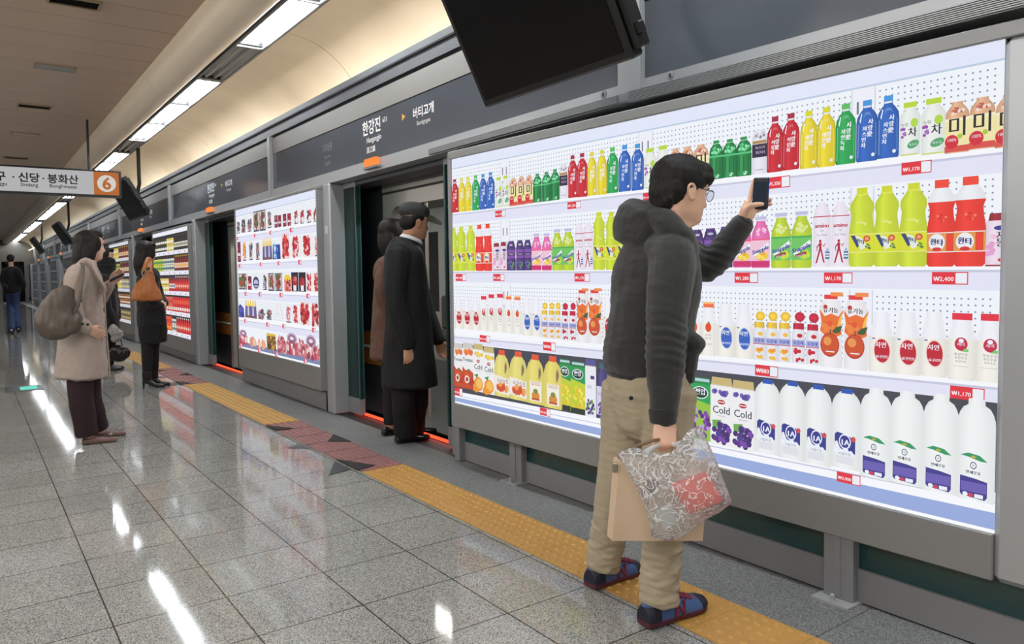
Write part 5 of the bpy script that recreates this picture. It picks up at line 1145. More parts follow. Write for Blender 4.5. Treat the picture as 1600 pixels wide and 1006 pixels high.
# shoes
def pickshoe(u, z, s): return 0 if z < .022 else 1 if u < .20 and z < .075 else 1 if u > .80 and z < .06 else 3 if (.18 < u < .34 and z > .085) else 2
for hp, d in (((1.885, 1.845, .007), (1, -.06, 0)), ((1.955, 2.205, .007), (1, .03, 0))):
    s_ = shoe(m1, hp, d, .315 if hp[1] < 2 else .29, .115, .130, [M_sole, M_navy, M_blue, M_mar], pickshoe)
    d = V(d).normalized(); sd = V((-d.y, d.x, 0)); hp = V(hp)
    lc = MB()
    for i in range(5):
        c = hp+d*(.145+.021*i)+V((0, 0, .094-.008*i)); lc.tube([c-sd*.030+V((0, 0, -.010)), c+V((0, 0, .004)), c+sd*.030+d*.012+V((0, 0, -.010))], .0035, n=6); lc.tube([c+sd*.030+V((0, 0, -.010)), c+V((0, 0, .004)), c-sd*.030+d*.012+V((0, 0, -.010))], .0035, n=6)
    for q in (-1, 1): lc.tube([hp+d*.145+V((0, 0, .098)), hp+d*.13+sd*q*.02+V((0, 0, .116)), hp+d*.15+sd*q*.038+V((0, 0, .104)), hp+d*.145+V((0, 0, .098))], .003, n=6)
    lc.build('laces', M_mar, s_, True)
    for q in (-1, 1):
        nl = MB()
        c = hp+d*.150+sd*q*.050+V((0, 0, .026)); ua, ub = d*(-q)*1.0, V((0, 0, 1)); ua = d if q < 0 else -d
        for a0, b0, a1, b1 in ((-.024, 0, -.018, .046), (.012, 0, .020, .046), (-.018, .046, .012, 0)):
            n_ = (sd*q*1.0+V((0, 0, .35))).normalized(); off = n_*.001-sd*q*(.42*0)
            p0 = c+ua*a0+ub*b0-sd*q*.25*b0; p1 = c+ua*a1+ub*b1-sd*q*.25*b1; nl.bbox(p0-ua*.0055-n_*.006, ua*.011, p1-p0, n_*.010, 0, .001)
        nl.build('side_letter', M_mar, s_)
# ------------------------------------------------------------------ phone
Nph = V((-.95, -.30, 0)).normalized(); Uph = V((.02, -.06, 1)).normalized(); Rph = Uph.cross(Nph).normalized(); Uph = Nph.cross(Rph)
pc = at(1188, 302, 2.878)
t = thing('smartphone', 'phone in blue case held up by the man in the hoodie', 'phone', tuple(pc))
MB().bbox(pc-Rph*.031-Uph*.061-Nph*.011, Rph*.062, Uph*.122, Nph*.012, 0, .005).build('case', mat('phone_case_blue', (38, 56, 110), .4), t)
MB().bbox(pc-Rph*.028-Uph*.058+Nph*.0005, Rph*.056, Uph*.116, Nph*.0025, 0, .002).build('front_glass', M_blackpl, t)
MB().bbox(pc-Rph*.0245-Uph*.040+Nph*.0025, Rph*.049, Uph*.084, Nph*.001, 0, .0005).build('screen', emit('phone_screen_dim', (44, 50, 60), 1.), t)

# ------------------------------------------------------------------ things in his right hand
RT = V((math.cos(YAW), -math.sin(YAW), 0)); FW = V((math.sin(YAW), math.cos(YAW), 0)); UP = V((0, 0, 1))
M_tan = mat('tan_leather', (206, 180, 152), .55, 0, .06, 8, .15, 200)
M_tan2 = mat('tan_leather_edge', (120, 96, 72), .6)
def quad(pts, d0, d1, m, name, par, bev=0):
    a = [at(u, v, d0) for u, v in pts]; mb = MB().prism(a, FW*(d1-d0), 0); return mb.build(name, m, par)
c0 = at(1030, 780, 2.485)
t = thing('leather_case', 'flat tan document case hanging behind the clear patterned bag', 'case', tuple(c0))
o = at(957, 845, 2.500); e1 = at(1098, 845, 2.500)-o
mb = MB(); top = at(968, 718, 2.505)-o
mb.add([o, o+e1, o+e1+top*.98+e1*.0, o+top, o-e1*.04+FW*.05, o+e1*1.0+FW*.05, o+e1+top*.98+FW*.03, o+top-e1*.05+FW*.035], [(0, 1, 2, 3), (5, 4, 7, 6), (1, 5, 6, 2), (4, 0, 3, 7), (3, 2, 6, 7), (4, 5, 1, 0)])
mb.build('body', M_tan, t)
cl = at(962, 728, 2.490)
MB().bbox(cl-RT*.010-UP*.024, RT*.018, UP*.034, FW*.012, 0, .004).build('clasp', mat('clasp_steel', (176, 170, 150), .3, .9), t)
MB().tube([o+top+FW*.02, at(985, 700, 2.485), at(1020, 688, 2.470), at(1038, 686, 2.505)], .006).build('strap', M_tan2, t, True)
# clear carrier bag
def bagmat():
    m = bpy.data.materials.new('printed_clear_film'); m.use_nodes = True; nt = m.node_tree; L = nt.links.new; nt.nodes.remove(nt.nodes['Principled BSDF'])
    tc = nt.nodes.new('ShaderNodeTexCoord'); n = nt.nodes.new('ShaderNodeTexNoise'); n.inputs['Scale'].default_value = 21; n.inputs['Detail'].default_value = 1.2; n.inputs['Distortion'].default_value = 1.6; L(tc.outputs['Object'], n.inputs['Vector'])
    s1 = nt.nodes.new('ShaderNodeMath'); s1.operation = 'SUBTRACT'; s1.inputs[1].default_value = .5; L(n.outputs['Fac'], s1.inputs[0])
    ab = nt.nodes.new('ShaderNodeMath'); ab.operation = 'ABSOLUTE'; L(s1.outputs[0], ab.inputs[0])
    lt = nt.nodes.new('ShaderNodeMath'); lt.operation = 'LESS_THAN'; lt.inputs[1].default_value = .028; L(ab.outputs[0], lt.inputs[0])
    tr_ = nt.nodes.new('ShaderNodeBsdfTransparent'); tr_.inputs[0].default_value = (.90, .91, .91, 1); df = nt.nodes.new('ShaderNodeBsdfDiffuse'); df.inputs[0].default_value = (.92, .93, .94, 1)
    tl = nt.nodes.new('ShaderNodeBsdfTranslucent'); tl.inputs[0].default_value = (.9, .91, .92, 1); ad = nt.nodes.new('ShaderNodeMixShader'); ad.inputs[0].default_value = .4; L(df.outputs[0], ad.inputs[1]); L(tl.outputs[0], ad.inputs[2])
    gl_ = nt.nodes.new('ShaderNodeBsdfGlossy'); gl_.inputs['Roughness'].default_value = .16; gl_.inputs[0].default_value = (.9, .9, .9, 1)
    m1_ = nt.nodes.new('ShaderNodeMixShader'); m1_.inputs[0].default_value = .25; L(tr_.outputs[0], m1_.inputs[1]); L(ad.outputs[0], m1_.inputs[2])
    fr = nt.nodes.new('ShaderNodeLayerWeight'); fr.inputs[0].default_value = .25; m2_ = nt.nodes.new('ShaderNodeMixShader'); L(fr.outputs['Fresnel'], m2_.inputs[0]); L(m1_.outputs[0], m2_.inputs[1]); L(gl_.outputs[0], m2_.inputs[2])
    m3_ = nt.nodes.new('ShaderNodeMixShader'); L(lt.outputs[0], m3_.inputs[0]); L(m2_.outputs[0], m3_.inputs[1]); L(ad.outputs[0], m3_.inputs[2]); L(m3_.outputs[0], nt.nodes['Material Output'].inputs[0]); return m
OUT = [(963, 708), (990, 698), (1012, 704), (1034, 710), (1050, 706), (1062, 692), (1076, 672), (1094, 664), (1106, 690), (1122, 726), (1137, 766), (1144, 786), (1122, 802), (1098, 814), (1080, 830), (1062, 843), (1040, 845), (1018, 838), (1015, 815), (1008, 790), (996, 765), (980, 735)]
t = thing('carrier_bag', 'clear plastic carrier bag with white scribble print in the hand of the man', 'bag', tuple(at(1045, 770, 2.415)))
cx, cy = 1052, 762; vs = []; fs = []; n = len(OUT); RG = 9
rb = random.Random(2)
for side in (-1, 1):
    for r in range(RG):
        q = 1-r/RG
        for (u, v) in OUT:
            th = .045*(1-q**5)**.6; wr = .006*noise.noise(V((u*.05, v*.05, side*3+r*.5)))*(1-q)
            neck = min(1, max(.25, (v-680)/90)); vs.append(at(cx+(u-cx)*q, cy+(v-cy)*q, 2.407+side*(th*neck+.003+wr)))
    vs.append(at(cx, cy, 2.407+side*.05))
S1 = RG*n+1
for sd_ in (0, 1):
    b = sd_*S1
    for r in range(RG-1):
        for j in range(n): f = (b+r*n+j, b+r*n+(j+1) % n, b+(r+1)*n+(j+1) % n, b+(r+1)*n+j); fs.append(f if sd_ else tuple(reversed(f)))
    for j in range(n): f = (b+(RG-1)*n+j, b+(RG-1)*n+(j+1) % n, b+RG*n); fs.append(f if sd_ else tuple(reversed(f)))
for j in range(n): fs.append((j, (j+1) % n, S1+(j+1) % n, S1+j))
film = mkobj('film', vs, fs, bagmat(), t, True, sharp=None)
hb = MB()
for q in (-1, 1): hb.tube([at(1010, 706, 2.408+.008*q), at(1020, 699, 2.45+.004*q), at(1034, 694, 2.515), at(1046, 692, 2.515), at(1056, 695, 2.45), at(1066, 692, 2.408)], [.010, .008, .006, .006, .008, .010], n=8)
hb.build('handle', mat('film_handle', (206, 208, 208), .4), t, True)
def boxq(name, lab, cat, pts, d, th, m):
    a = [at(u, v, d) for u, v in pts]; o = mkobj
    mb = MB().bbox(a[0], a[1]-a[0], a[3]-a[0], FW*th, 0, .003); q = mb.build(name, m, loc=tuple(a[0])); tag(q, lab, cat); return q
boxq('gift_box', 'flat coral red box inside the clear plastic bag', 'box', [(1050, 759), (1105, 738), (1130, 777), (1077, 804)], 2.395, .022, mat('coral_card', (255, 104, 92), .5, 0, .03, 5))
boxq('paper_packet', 'pale green grey packet in the bottom corner of the clear bag', 'packet', [(1026, 800), (1048, 786), (1062, 822), (1038, 830)], 2.401, .014, mat('pale_packet', (204, 214, 210), .5))
boxq('pouch', 'small brown printed pouch in the upper left of the clear bag', 'pouch', [(1008, 752), (1028, 748), (1030, 768), (1010, 774)], 2.403, .010, mat('brown_pouch', (112, 88, 76), .5, 0, .4, 60))
# ------------------------------------------------------------------ woman in the beige coat
M_coat = mat('beige_coat', (168, 152, 141), .8, 0, .06, 10, .2, 300, sheen=.15)
M_plum = mat('plum_trousers', (44, 24, 28), .85, 0, .12, 20, .2, 300)
M_taupe = mat('taupe_leather', (88, 78, 68), .5, 0, .15, 12, .3, 60)
M_flat = mat('pink_beige_shoe', (112, 84, 78), .5, 0, .08, 40)
M_blk1 = mat('black_wool', (11, 10, 12), .9, 0, .2, 30, .2, 400, sheen=.1)
M_blk2 = mat('black_leggings', (9, 9, 11), .8, 0, .2, 30)
M_bootl = mat('black_boot_leather', (14, 13, 14), .3, 0, .2, 30)
M_tanb = mat('orange_tan_leather', (168, 100, 44), .42, 0, .12, 10, .25, 60)
M_btn = mat('dark_button', (40, 32, 28), .4)
def body_parts(H, sc, pel, chest, neck, arms, legs, vox, par, skin, hands=(), feet=True, ears=True):
    sh = [H.skull()]+(H.ears() if ears else [])
    sh.append(limb([H.p(0, -.03, .03), neck, chest+(neck-chest)*.5], [.050*sc, .052*sc, .07*sc]))
    sh.append(limb([pel, (pel+chest)/2, chest, chest+(neck-chest)*.55], [(.135*sc, .10*sc), (.115*sc, .085*sc), (.145*sc, .09*sc), (.10*sc, .07*sc)], up=H.L))
    for a in arms: sh.append(limb(a, [.046*sc, .036*sc, .025*sc]))
    for l in legs:
        sh.append(limb(l, [.078*sc, .052*sc, .036*sc]))
        if feet: sh.append(limb([l[2], l[2]+V((.03, 0, -.05)), l[2]+V((.12, 0, -.065))], [.032, .028, .02]))
    for h in hands: sh += h
    return fuse('body', sh, vox, skin, par, 2)
w1 = thing('person', 'woman in knee length beige coat and dark trousers holding up a phone', 'person', (.75, 6.65, 0))
D = 5.80
Hd = Head(at(140, 405, D), (1, .05, -.02), (.05, 0, 1), .98)
pel, chest, neck = at(131, 520, D), at(133, 440, D), at(134, 414, D)
RA = [at(120, 430, D-.17), at(113, 476, D-.24), at(136, 512, D-.20)]
LA = [at(140, 430, D+.17), at(150, 474, D+.22), at(172, 442, D+.16)]
legs = [[at(124, 540, D-.09), at(126, 618, D-.09), V((.70, 6.56, .085))], [at(135, 540, D+.09), at(139, 615, D+.09), V((.80, 6.76, .085))]]
hl = fingers(at(173, 442, D+.16), (.55, 0, .55), (-.1, -.9, .2), (-.5, -.1, .8), [(.5, .8, .6)]*4, ((.6, .4, .4), (.7, .1, .6), (.7, -.1, .6)), .95)
hr = fingers(at(137, 513, D-.20), (.8, .3, -.5), (.2, .9, 0), (.4, -.3, .8), [(.2, .3, .3)]*4, None, .95)
body_parts(Hd, .95, pel, chest, neck, [RA, LA], legs, .006, w1, M_skin, [hl, hr], ears=False)
eyes(Hd, w1)
fuse('lips', [limb([Hd.p(-.018, .086, .043), Hd.p(0, .096, .042), Hd.p(.018, .086, .043)], [.003, .0048, .003], n=8)], .0025, mat('lip_red', (170, 84, 78), .4), w1, 1)
hs = [Hd.e((0, -.016, .140), (.084, .104, .092)), Hd.e((0, -.062, .07), (.080, .054, .11)), Hd.e((-.064, .018, .12), (.022, .052, .075)), Hd.e((.064, .018, .12), (.022, .052, .075)), Hd.e((0, .045, .195), (.062, .052, .035)),
      limb([Hd.p(-.062, -.01, .10), Hd.p(-.070, -.02, .02), Hd.p(-.062, -.03, -.09)], [(.030, .055), (.028, .05), (.016, .03)], up=Hd.L), limb([Hd.p(.062, -.01, .10), Hd.p(.070, -.02, .02), Hd.p(.062, -.03, -.07)], [(.030, .055), (.028, .05), (.016, .03)], up=Hd.L),
      limb([Hd.p(0, -.07, .10), Hd.p(0, -.085, 0), Hd.p(0, -.09, -.10)], [(.075, .045), (.075, .035), (.05, .02)], up=Hd.L)]
fuse('hair', hs, .006, M_hairb, w1, 3, folds(.004, 40, (1, 1, .15)))
LYa = (0, 1, 0)
cs = [limb([at(127, 588, D), at(128, 560, D), at(130, 510, D), at(131, 470, D), at(132, 438, D), at(133, 420, D), at(134, 409, D)], [(.235, .185), (.225, .172), (.20, .150), (.185, .130), (.195, .125), (.14, .095), (.07, .065)], up=LYa, n=22, cap=.12),
      limb([at(126, 428, D-.10), RA[0], at(114, 458, D-.23), RA[1], at(122, 500, D-.23), at(135, 511, D-.20)], [.07, .078, .068, .064, .058, .050], n=14),
      limb([at(136, 428, D+.10), LA[0], at(147, 455, D+.22), LA[1], at(163, 456, D+.20), at(170, 446, D+.17)], [.07, .076, .068, .062, .052, .046], n=14)]
# lapels and collar
cs += [limb([at(147, 412, D-.06), at(152, 430, D-.10), at(163, 449, D-.09), at(160, 456, D-.05)], [(.02, .045), (.016, .06), (.014, .05), (.012, .03)], up=(1, 0, .4)), limb([at(120, 417, D-.10), at(134, 407, D-.10), at(147, 415, D-.08)], [.024, .024, .024]), limb([at(122, 412, D), at(120, 420, D+.08), at(140, 412, D+.09)], [.03, .03, .026])]
f5, f6 = folds(.010, 7, (1, 1, .5), 2), folds(.006, 20, (1, 1, 1), 4)
ct = fuse('coat', cs, .008, M_coat, w1, 4, lambda c: f5(c)*(1 if c[2] < 1.0 else .5)+f6(c)*.7)
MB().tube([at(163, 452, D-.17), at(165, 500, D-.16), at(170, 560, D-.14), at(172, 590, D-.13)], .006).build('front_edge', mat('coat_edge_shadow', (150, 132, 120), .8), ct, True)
mb = MB()
for u, v in ((129, 506), (137, 507), (126, 470)): mb.lathe(at(u, v, D-.295 if v > 490 else D-.30), [(.011, 0), (.010, .006)], (0, -1, 0), 10)
mb.build('buttons', M_btn, ct, True)
tq = [limb([l[0], l[1], (l[1]+l[2])/2, l[2]+V((0, 0, -.01))], [.10, .088, .082, .080], n=16, cap=.15) for l in legs]
fuse('trousers', tq, .008, M_plum, w1, 4, folds(.008, 9, (1, 1, .5), 8))
for hp in ((.66, 6.555, 0), (.755, 6.765, 0)):
    s_ = shoe(w1, hp, (1, -.08, 0), .25, .086, .058, [M_flat], lambda u, z, s: 0)
    b = V(hp)+V((.195, -.015, .052)); mb = MB()
    for q in (-1, 1): mb.tube([b, b+V((.012, .016*q, .010)), b+V((-.006, .024*q, .004)), b], .005, n=6)
    mb.build('bow', mat('silver_bow', (170, 160, 156), .35, .5), s_, True)
# her phone
pc = at(183, 433, D+.14); A_ = V((.80, -.25, .42)).normalized(); B_ = V((.15, .95, .2)); B_ = (B_-A_*B_.dot(A_)).normalized(); C_ = A_.cross(B_)
t = thing('smartphone', 'dark phone in the raised hand of the woman in the beige coat', 'phone', tuple(pc))
MB().bbox(pc-A_*.06-B_*.03-C_*.005, A_*.12, B_*.06, C_*.010, 0, .003).build('case', M_blackpl, t)
MB().bbox(pc-A_*.05-B_*.026+C_*.0045, A_*.10, B_*.052, C_*.002, 0, .0008).build('screen', emit('phone_screen_dim', '', 0), t)
# her shoulder bag
t = thing('shoulder_bag', 'large slouchy taupe bag on the shoulder of the woman in the beige coat', 'bag', tuple(at(90, 490, D-.25)))
bs = [limb([at(106, 450, D-0.30), at(98, 466, D-0.32), at(92, 486, D-0.33), at(92, 504, D-0.34), at(96, 520, D-0.34)], [(.05, .03), (.09, .05), (.14, .07), (.155, .08), (.12, .07)], up=(1, 0, -.15), n=18, cap=.6), ell(at(70, 490, D-0.32), (.075, .055, .05), (V((.9, 0, .4)), V((0, 1, 0)), V((-.4, 0, .9))))]
fb = folds(.014, 9, (1.6, 1, .6), 5)
b_ = fuse('bag_body', bs, .008, M_taupe, t, 3, fb)
fuse('shoulder_strap', [limb([at(92, 462, D-.24), at(100, 440, D-.20), at(110, 422, D-.14), at(122, 414, D-.10), at(130, 420, D-.20), at(127, 445, D-.31), at(124, 470, D-.34), at(118, 486, D-.33)], [(.012, .022)]*8, up=(0, 1, 0), n=10)], .005, M_taupe, t, 1)
MB().tube([at(128, 461, D-.34)+V((.014*math.cos(i*math.pi/6), 0, .014*math.sin(i*math.pi/6))) for i in range(12)], .004, n=6, closed=True).build('ring', mat('clasp_steel', '', 0), t, True)

# ------------------------------------------------------------------ woman with the black scarf (behind)
w2 = thing('person', 'woman with a black scarf over her mouth, half hidden behind the beige coat', 'person', (1.60, 11.70, 0)); D = 10.40
Hd = Head(at(166, 412, D), (.92, -.36, -.05), (0, 0, 1), 1.0)
pel, chest, neck = at(166, 490, D), at(166, 440, D), at(166, 420, D)
arms = [[at(160, 436, D-.16), at(158, 466, D-.20), at(176, 492, D-.22)], [at(172, 436, D+.14), at(178, 466, D+.18), at(184, 495, D+.05)]]
legs = [[at(162, 500, D-.05), at(164, 540, D-.05), at(168, 570, D-.05)], [at(172, 500, D+.09), at(174, 540, D+.09), at(172, 570, D+.10)]]
legs[0][2].z = legs[1][2].z = .08
hb_ = fingers(at(183, 522, D-.10), (.1, 0, -1), (0, 1, 0), (1, 0, 0), [(.9, 1.2, .8)]*4, None, .95)
arms[0] = [at(160, 436, D-.16), at(166, 475, D-.22), at(182, 518, D-.12)]
body_parts(Hd, .95, pel, chest, neck, arms, legs, .009, w2, M_skin, [hb_], ears=False); eyes(Hd, w2)
fuse('hair', [Hd.e((0, -.014, .150), (.086, .108, .092)), Hd.e((0, -.05, .09), (.078, .062, .085)), Hd.e((0, .060, .185), (.062, .044, .036)), Hd.e((-.07, .02, .13), (.016, .035, .045)), Hd.e((.07, .02, .13), (.016, .035, .045))], .008, M_hair, w2, 2)
fuse('scarf', [limb([at(166, 440, D), Hd.p(0, 0, -.03), Hd.p(0, .004, .072)], [(.15, .13), (.115, .12), (.092, .112)], up=Hd.L, n=20, cap=.3)], .010, M_blk1, w2, 2, folds(.012, 14, (1, 1, 2)))
fuse('coat', [limb([at(168, 522, D), at(167, 490, D), at(166, 455, D), at(166, 436, D), at(166, 424, D)], [(.20, .15), (.20, .15), (.185, .13), (.19, .12), (.10, .09)], up=LYa, n=18, cap=.2)]+[limb(a, [.075, .068, .05], n=12) for a in arms], .011, M_blk1, w2, 3, folds(.01, 8))
fuse('leggings', [limb(l, [.08, .06, .048], n=12, cap=.3) for l in legs], .011, M_blk2, w2, 2)
for l in legs: shoe(w2, (l[2].x-.07, l[2].y, 0), (1, -.2, 0), .25, .10, .09, [M_bootl], lambda u, z, s: 0)
D = 10.18
t = thing('handbag', 'small black handbag hanging low from the woman with the black scarf', 'bag', tuple(at(186, 545, D)))
fuse('bag_body', [limb([at(177, 553, D), at(187, 552, D), at(197, 550, D)], [(.095, .06), (.12, .075), (.085, .055)], up=(0, 0, 1), n=16)], .009, M_bootl, t, 2, folds(.012, 12))
MB().tube([at(180, 542, D), at(181, 530, D), at(184, 524, D), at(189, 530, D), at(191, 542, D)], .009).build('handle', M_bootl, t, True)
t = thing('patterned_scarf', 'grey and white patterned cloth above the black handbag', 'cloth', tuple(at(180, 518, D+.05)))
fuse('cloth', [limb([at(174, 512, D-.02), at(180, 519, D-.03), at(187, 523, D-.02), at(177, 530, D-.02)], [(.07, .03), (.08, .04), (.06, .035), (.05, .03)], up=(0, 0, 1))], .008, mat('grey_white_pattern', (150, 146, 144), .8, 0, .9, 60), t, 2, folds(.01, 18))

# ------------------------------------------------------------------ woman in black with the orange bag
w3 = thing('person', 'woman in black coat, leggings and heeled boots with an orange shoulder bag', 'person', (1.69, 9.48, 0)); D = 8.66
Hd = Head(at(229, 408, D), (.96, .26, -.02), (.02, 0, 1), 1.0)
pel, chest, neck = at(234, 490, D), at(232, 437, D), at(230, 418, D)
arms = [[at(226, 428, D-.17), at(232, 463, D-.24), at(250, 478, D-.10)], [at(238, 428, D+.17), at(248, 462, D+.22), at(257, 474, D+.10)]]
legs = [[at(230, 500, D-.07), at(230, 548, D-.05), at(230, 590, D-.02)], [at(240, 500, D+.09), at(240, 548, D+.09), at(240, 589, D+.14)]]
for l in legs: l[2].z = .14
body_parts(Hd, .95, pel, chest, neck, arms, legs, .008, w3, M_skin, [fingers(at(251, 476, D-.10), (.7, .6, -.1), (-.3, .5, 0), (0, 0, 1), [(.5, .7, .5)]*4, None, .95)], False, False); eyes(Hd, w3)
fuse('hair', [Hd.e((0, -.014, .145), (.088, .110, .094)), Hd.e((0, -.055, .06), (.088, .070, .12)), Hd.e((-.064, .02, .10), (.026, .050, .09)), Hd.e((.064, .02, .10), (.026, .050, .09)), Hd.e((0, .055, .19), (.064, .046, .036)), limb([Hd.p(0, -.06, .08), Hd.p(0, -.085, -.04), Hd.p(0, -.09, -.15)], [(.09, .065), (.088, .055), (.05, .03)], up=Hd.L)], .007, M_hairb, w3, 3, folds(.004, 40, (1, 1, .15)))
fuse('coat', [limb([at(237, 508, D), at(236, 485, D), at(233, 460, D), at(231, 434, D), at(230, 420, D)], [(.20, .16), (.19, .15), (.165, .125), (.185, .12), (.09, .08)], up=LYa, n=18, cap=.15)]+[limb(a, [.072, .064, .048], n=12) for a in arms]
     +[limb([at(250, 478, D-.02), at(254, 502, D-.02), at(255, 528, D-.02)], [(.05, .09), (.045, .085), (.035, .075)], up=(1, 0, 0), n=12, cap=.2)], .009, M_blk1, w3, 3, folds(.010, 8))
fuse('dress', [limb([at(240, 533, D+.02), at(238, 510, D), at(236, 490, D)], [(.17, .15), (.17, .15), (.16, .14)], up=LYa, n=18, cap=.15)], .009, mat('charcoal_dress', (14, 14, 17), .9), w3, 2, folds(.008, 10))
fuse('leggings', [limb([l[0], l[1], (l[1]+l[2])/2, l[2]], [.085, .062, .058, .045], n=14, cap=.3) for l in legs], .009, M_blk2, w3, 2, folds(.004, 16))
for l in legs:
    hp = V((l[2].x-.055, l[2].y, 0)); b = shoe(w3, hp, (1, -.15, 0), .235, .088, .085, [M_bootl], lambda u, z, s: 0, 'boot', .075)
    MB().tube([hp+V((.020, 0, .09)), hp+V((.012, 0, .0))], [.020, .007]).build('heel', M_bootl, b, True)
    fuse('shaft', [limb([hp+V((.055, 0, .10)), hp+V((.055, 0, .19))], [.052, .056], n=14, cap=.2)], .007, M_bootl, b, 1)
t = thing('shoulder_bag', 'orange tan leather bag on the shoulder of the woman in black', 'bag', tuple(at(228, 450, D-0.35)))
bs = [limb([at(234, 424, D-0.37), at(231, 438, D-0.38), at(229, 454, D-0.39), at(229, 468, D-0.39)], [(.035, .025), (.085, .045), (.145, .065), (.165, .06)], up=(1, 0, 0), n=18, cap=.35)]
fuse('bag_body', bs, .009, M_tanb, t, 3, folds(.010, 10, (1.4, 1, .7)))
fuse('shoulder_strap', [limb([at(224, 424, D-0.38), at(228, 412, D-0.33), at(232, 404, D-0.25), at(237, 407, D-0.20), at(236, 425, D-0.39)], [(.012, .024)]*5, up=(0, 1, 0), n=10)], .006, M_tanb, t, 1)
MB().tube([at(226, 427, D-0.43)+V((.028*math.cos(i*math.pi/6), 0, .034*math.sin(i*math.pi/6))) for i in range(12)], .007, n=6, closed=True).build('ring', mat('clasp_steel', '', 0), t, True)

# ------------------------------------------------------------------ man at the open door
M_suit = mat('black_overcoat', (8, 8, 11), .88, 0, .15, 20, .2, 300)
m2 = thing('person', 'man in peaked cap and long dark coat stepping through the open door', 'person', (2.66, 5.05, 0)); D = 5.59
Hd = Head(at(647, 371, D), (.98, -.05, -.12), (.08, 0, 1), 1.06)
pel, chest, neck = at(634, 515, D), at(630, 410, D), at(637, 372, D)
arms = [[at(622, 398, D-.19), at(619, 470, D-.24), at(636, 536, D-.22)], [at(642, 398, D+.18), at(664, 478, D+.22), at(684, 530, D+.16)]]
legs = [[at(630, 545, D-.08), at(630, 620, D-.06), V((2.64, 5.03, .09))], [at(642, 545, D+.09), at(652, 615, D+.10), V((2.80, 5.20, .09))]]
body_parts(Hd, 1.04, pel, chest, neck, arms, legs, .0065, m2, M_skin2, [fingers(at(637, 543, D-.22), (.1, 0, -1), (.2, .9, 0), (.9, -.2, 0), [(.3, .5, .4)]*4), fingers(at(685, 532, D+.16), (.3, 0, -1), (0, -.9, 0), (.9, 0, .3), [(.4, .6, .4)]*4)]); eyes(Hd, m2)
fuse('hair', [Hd.e((0, -.050, .105), (.079, .062, .068)), Hd.e((-.070, -.01, .135), (.014, .05, .03)), Hd.e((.070, -.01, .135), (.014, .05, .03))], .006, M_hair, m2, 2)
cp = fuse('peaked_cap', [Hd.e((0, -.010, .182), (.088, .117, .070)), limb([Hd.p(0, -.015, .152), Hd.p(0, -.010, .172)], [(.088, .117), (.089, .118)], up=Hd.L, n=24, cap=.2), Hd.e((0, -.03, .205), (.075, .09, .042))], .006, mat('cap_charcoal', (50, 50, 50), .85), m2, 3)
pk = [Hd.p(.080*math.sin(a), .07+.120*math.cos(a)+.02, .155-.045*math.cos(a)) for a in (math.radians(q) for q in range(-80, 81, 16))]; pk2 = [Hd.p(.080*math.sin(a), .06+.03*math.cos(a), .158) for a in (math.radians(q) for q in range(-80, 81, 16))]
m_ = len(pk); vs = [np.array(q) for q in pk+pk2]+[np.array(q+Hd.U*.005) for q in pk+pk2]
mkobj('peak', vs, [(i, i+1, m_+i+1, m_+i) for i in range(m_-1)]+[(2*m_+i+1, 2*m_+i, 3*m_+i, 3*m_+i+1) for i in range(m_-1)]+[(i+1, i, 2*m_+i, 2*m_+i+1) for i in range(m_-1)], mat('cap_peak_grey', (150, 160, 158), .5), cp, True)
co = fuse('overcoat', [limb([at(640, 602, D), at(639, 560, D), at(637, 500, D), at(634, 435, D), at(631, 395, D), at(634, 374, D)], [(.24, .20), (.23, .185), (.20, .16), (.20, .145), (.19, .125), (.095, .085)], up=LYa, n=20, cap=.12)]+[limb([chest+(a[0]-chest)*.6]+a, [.08, .085, .072, .056], n=14) for a in arms], .009, M_suit, m2, 3, folds(.010, 8, (1, 1, .5)))
fuse('shirt_collar', [limb([Hd.p(.066*math.cos(t), -.022+.072*math.sin(t), -.018-.022*math.sin(t)) for t in (math.radians(q) for q in range(100, 441, 20))], [(.017, .009)]*18, up=(0, 0, 1), n=10, k=2)], .005, mat('white_collar', (214, 216, 220), .7), m2, 1)
fuse('trousers', [limb([l[0], l[1], (l[1]+l[2])/2, l[2]+V((0, 0, -.02))], [.105, .090, .086, .090], n=16, cap=.15) for l in legs], .009, M_suit, m2, 3, folds(.008, 9, (1, 1, .5)))
for hp in ((2.55, 5.03, 0), (2.71, 5.20, 0)): shoe(m2, hp, (1, -.05, 0), .29, .105, .085, [mat('black_polished_shoe', (14, 14, 15), .2)], lambda u, z, s: 0)

# ------------------------------------------------------------------ man walking far down the platform
m3 = thing('person', 'man in black jacket and blue jeans walking away far down the platform', 'person', (.86, 21.5, 0)); D = 18.6
Hd = Head(at(17, 412, D), (.1, 1, -.1), (0, .08, 1), 1.0)
pel, chest, neck = at(19, 452, D), at(18, 425, D), at(17, 415, D); LX = (1, 0, 0)
arms = [[at(8, 423, D), at(5, 438, D-.05), at(8, 450, D-.2)], [at(28, 423, D), at(34, 436, D), at(38, 446, D+.15)]]
legs = [[at(15, 458, D), at(17, 480, D), V((.80, 21.35, .09))], [at(24, 458, D), at(25, 480, D), V((.95, 21.7, .09))]]
pg = pel.z
body_parts(Hd, 1.0, pel, chest, neck, arms, legs, .011, m3, M_skin, (), False); eyes(Hd, m3)
fuse('hair', [Hd.e((0, -.014, .145), (.086, .108, .090)), Hd.e((0, -.05, .09), (.076, .06, .06))], .011, M_hair, m3, 2)
fuse('jacket', [limb([at(19, 457, D), at(19, 440, D), at(18, 424, D), at(17, 417, D)], [(.19, .14), (.20, .14), (.21, .13), (.09, .08)], up=LX, n=16, cap=.2)]+[limb(a, [.08, .07, .055], n=12) for a in arms], .012, M_blk1, m3, 2, folds(.01, 8))
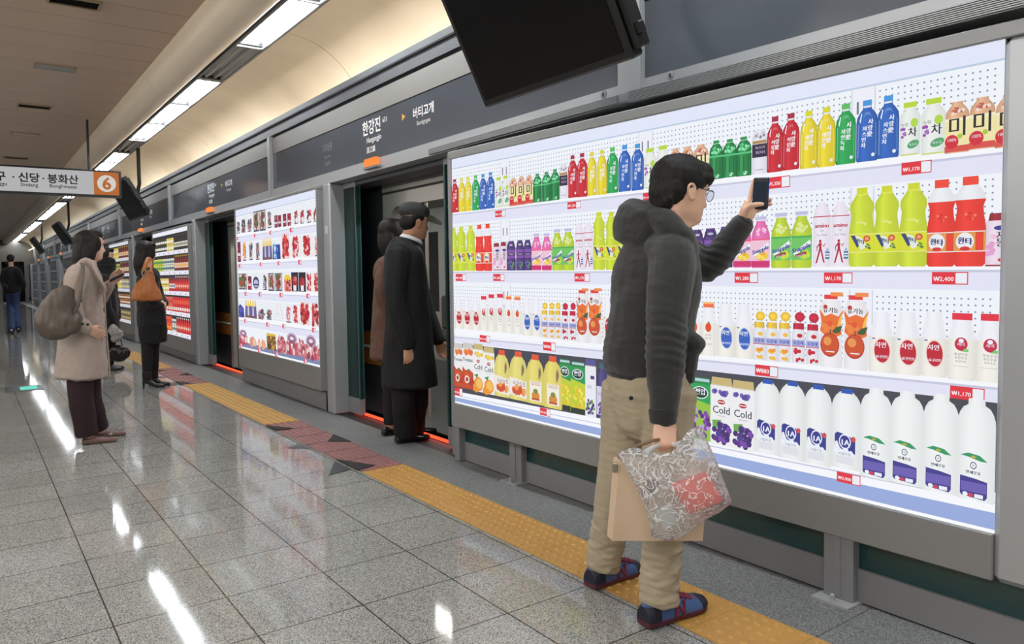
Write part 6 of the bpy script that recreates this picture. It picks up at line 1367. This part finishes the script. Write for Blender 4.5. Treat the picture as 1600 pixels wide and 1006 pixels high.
fuse('jeans', [limb(l, [.105, .085, .075], n=14, cap=.2) for l in legs], .012, mat('blue_jeans', (40, 56, 92), .9, 0, .15, 20), m3, 2, folds(.008, 9))
for l in legs: shoe(m3, (l[2].x, l[2].y-.09, 0), (.05, 1, 0), .28, .105, .09, [M_bootl], lambda u, z, s: 0)

# ------------------------------------------------------------------ woman hidden behind the man at the door
w4 = thing('person', 'woman in brown coat standing half hidden behind the man in the peaked cap', 'person', (2.72, 5.48, 0)); D = 6.0
Hd = Head(at(612, 385, D), (.95, .25, -.05), (0, 0, 1), .98)
pel, chest, neck = at(610, 500, D), at(609, 425, D), at(611, 402, D)
arms = [[at(603, 412, D-.16), at(598, 460, D-.20), at(612, 495, D-.18)], [at(616, 412, D+.16), at(622, 460, D+.20), at(636, 492, D+.1)]]
legs = [[at(608, 515, D-.07), at(609, 590, D-.07), at(609, 660, D-.07)], [at(614, 515, D+.08), at(615, 590, D+.08), at(615, 655, D+.08)]]
for l in legs: l[2].z = .09
body_parts(Hd, .93, pel, chest, neck, arms, legs, .009, w4, M_skin2, [fingers(at(613, 497, D-.18), (.6, 0, -.8), (0, .9, 0), (.8, 0, .5), [(.4, .5, .4)]*4)], ears=False); eyes(Hd, w4)
fuse('hair', [Hd.e((0, -.016, .140), (.086, .106, .094)), Hd.e((0, -.062, .05), (.084, .056, .12)), Hd.e((-.064, .018, .11), (.022, .052, .08)), Hd.e((.064, .018, .11), (.022, .052, .08)), Hd.e((0, .045, .195), (.062, .052, .035))], .008, M_hairb, w4, 2)
fuse('coat', [limb([at(610, 560, D), at(610, 510, D), at(609, 460, D), at(609, 418, D), at(611, 404, D)], [(.19, .15), (.185, .145), (.165, .12), (.17, .11), (.08, .07)], up=LYa, n=18, cap=.15)]+[limb(a, [.068, .06, .045], n=12) for a in arms], .010, mat('brown_wool_coat', (92, 64, 52), .85, 0, .1, 12), w4, 3, folds(.01, 8))
fuse('leggings', [limb(l, [.085, .062, .05], n=12, cap=.2) for l in legs], .010, M_blk2, w4, 2)
for l in legs: shoe(w4, (l[2].x-.07, l[2].y, 0), (1, 0, 0), .24, .09, .08, [M_bootl], lambda u, z, s: 0)
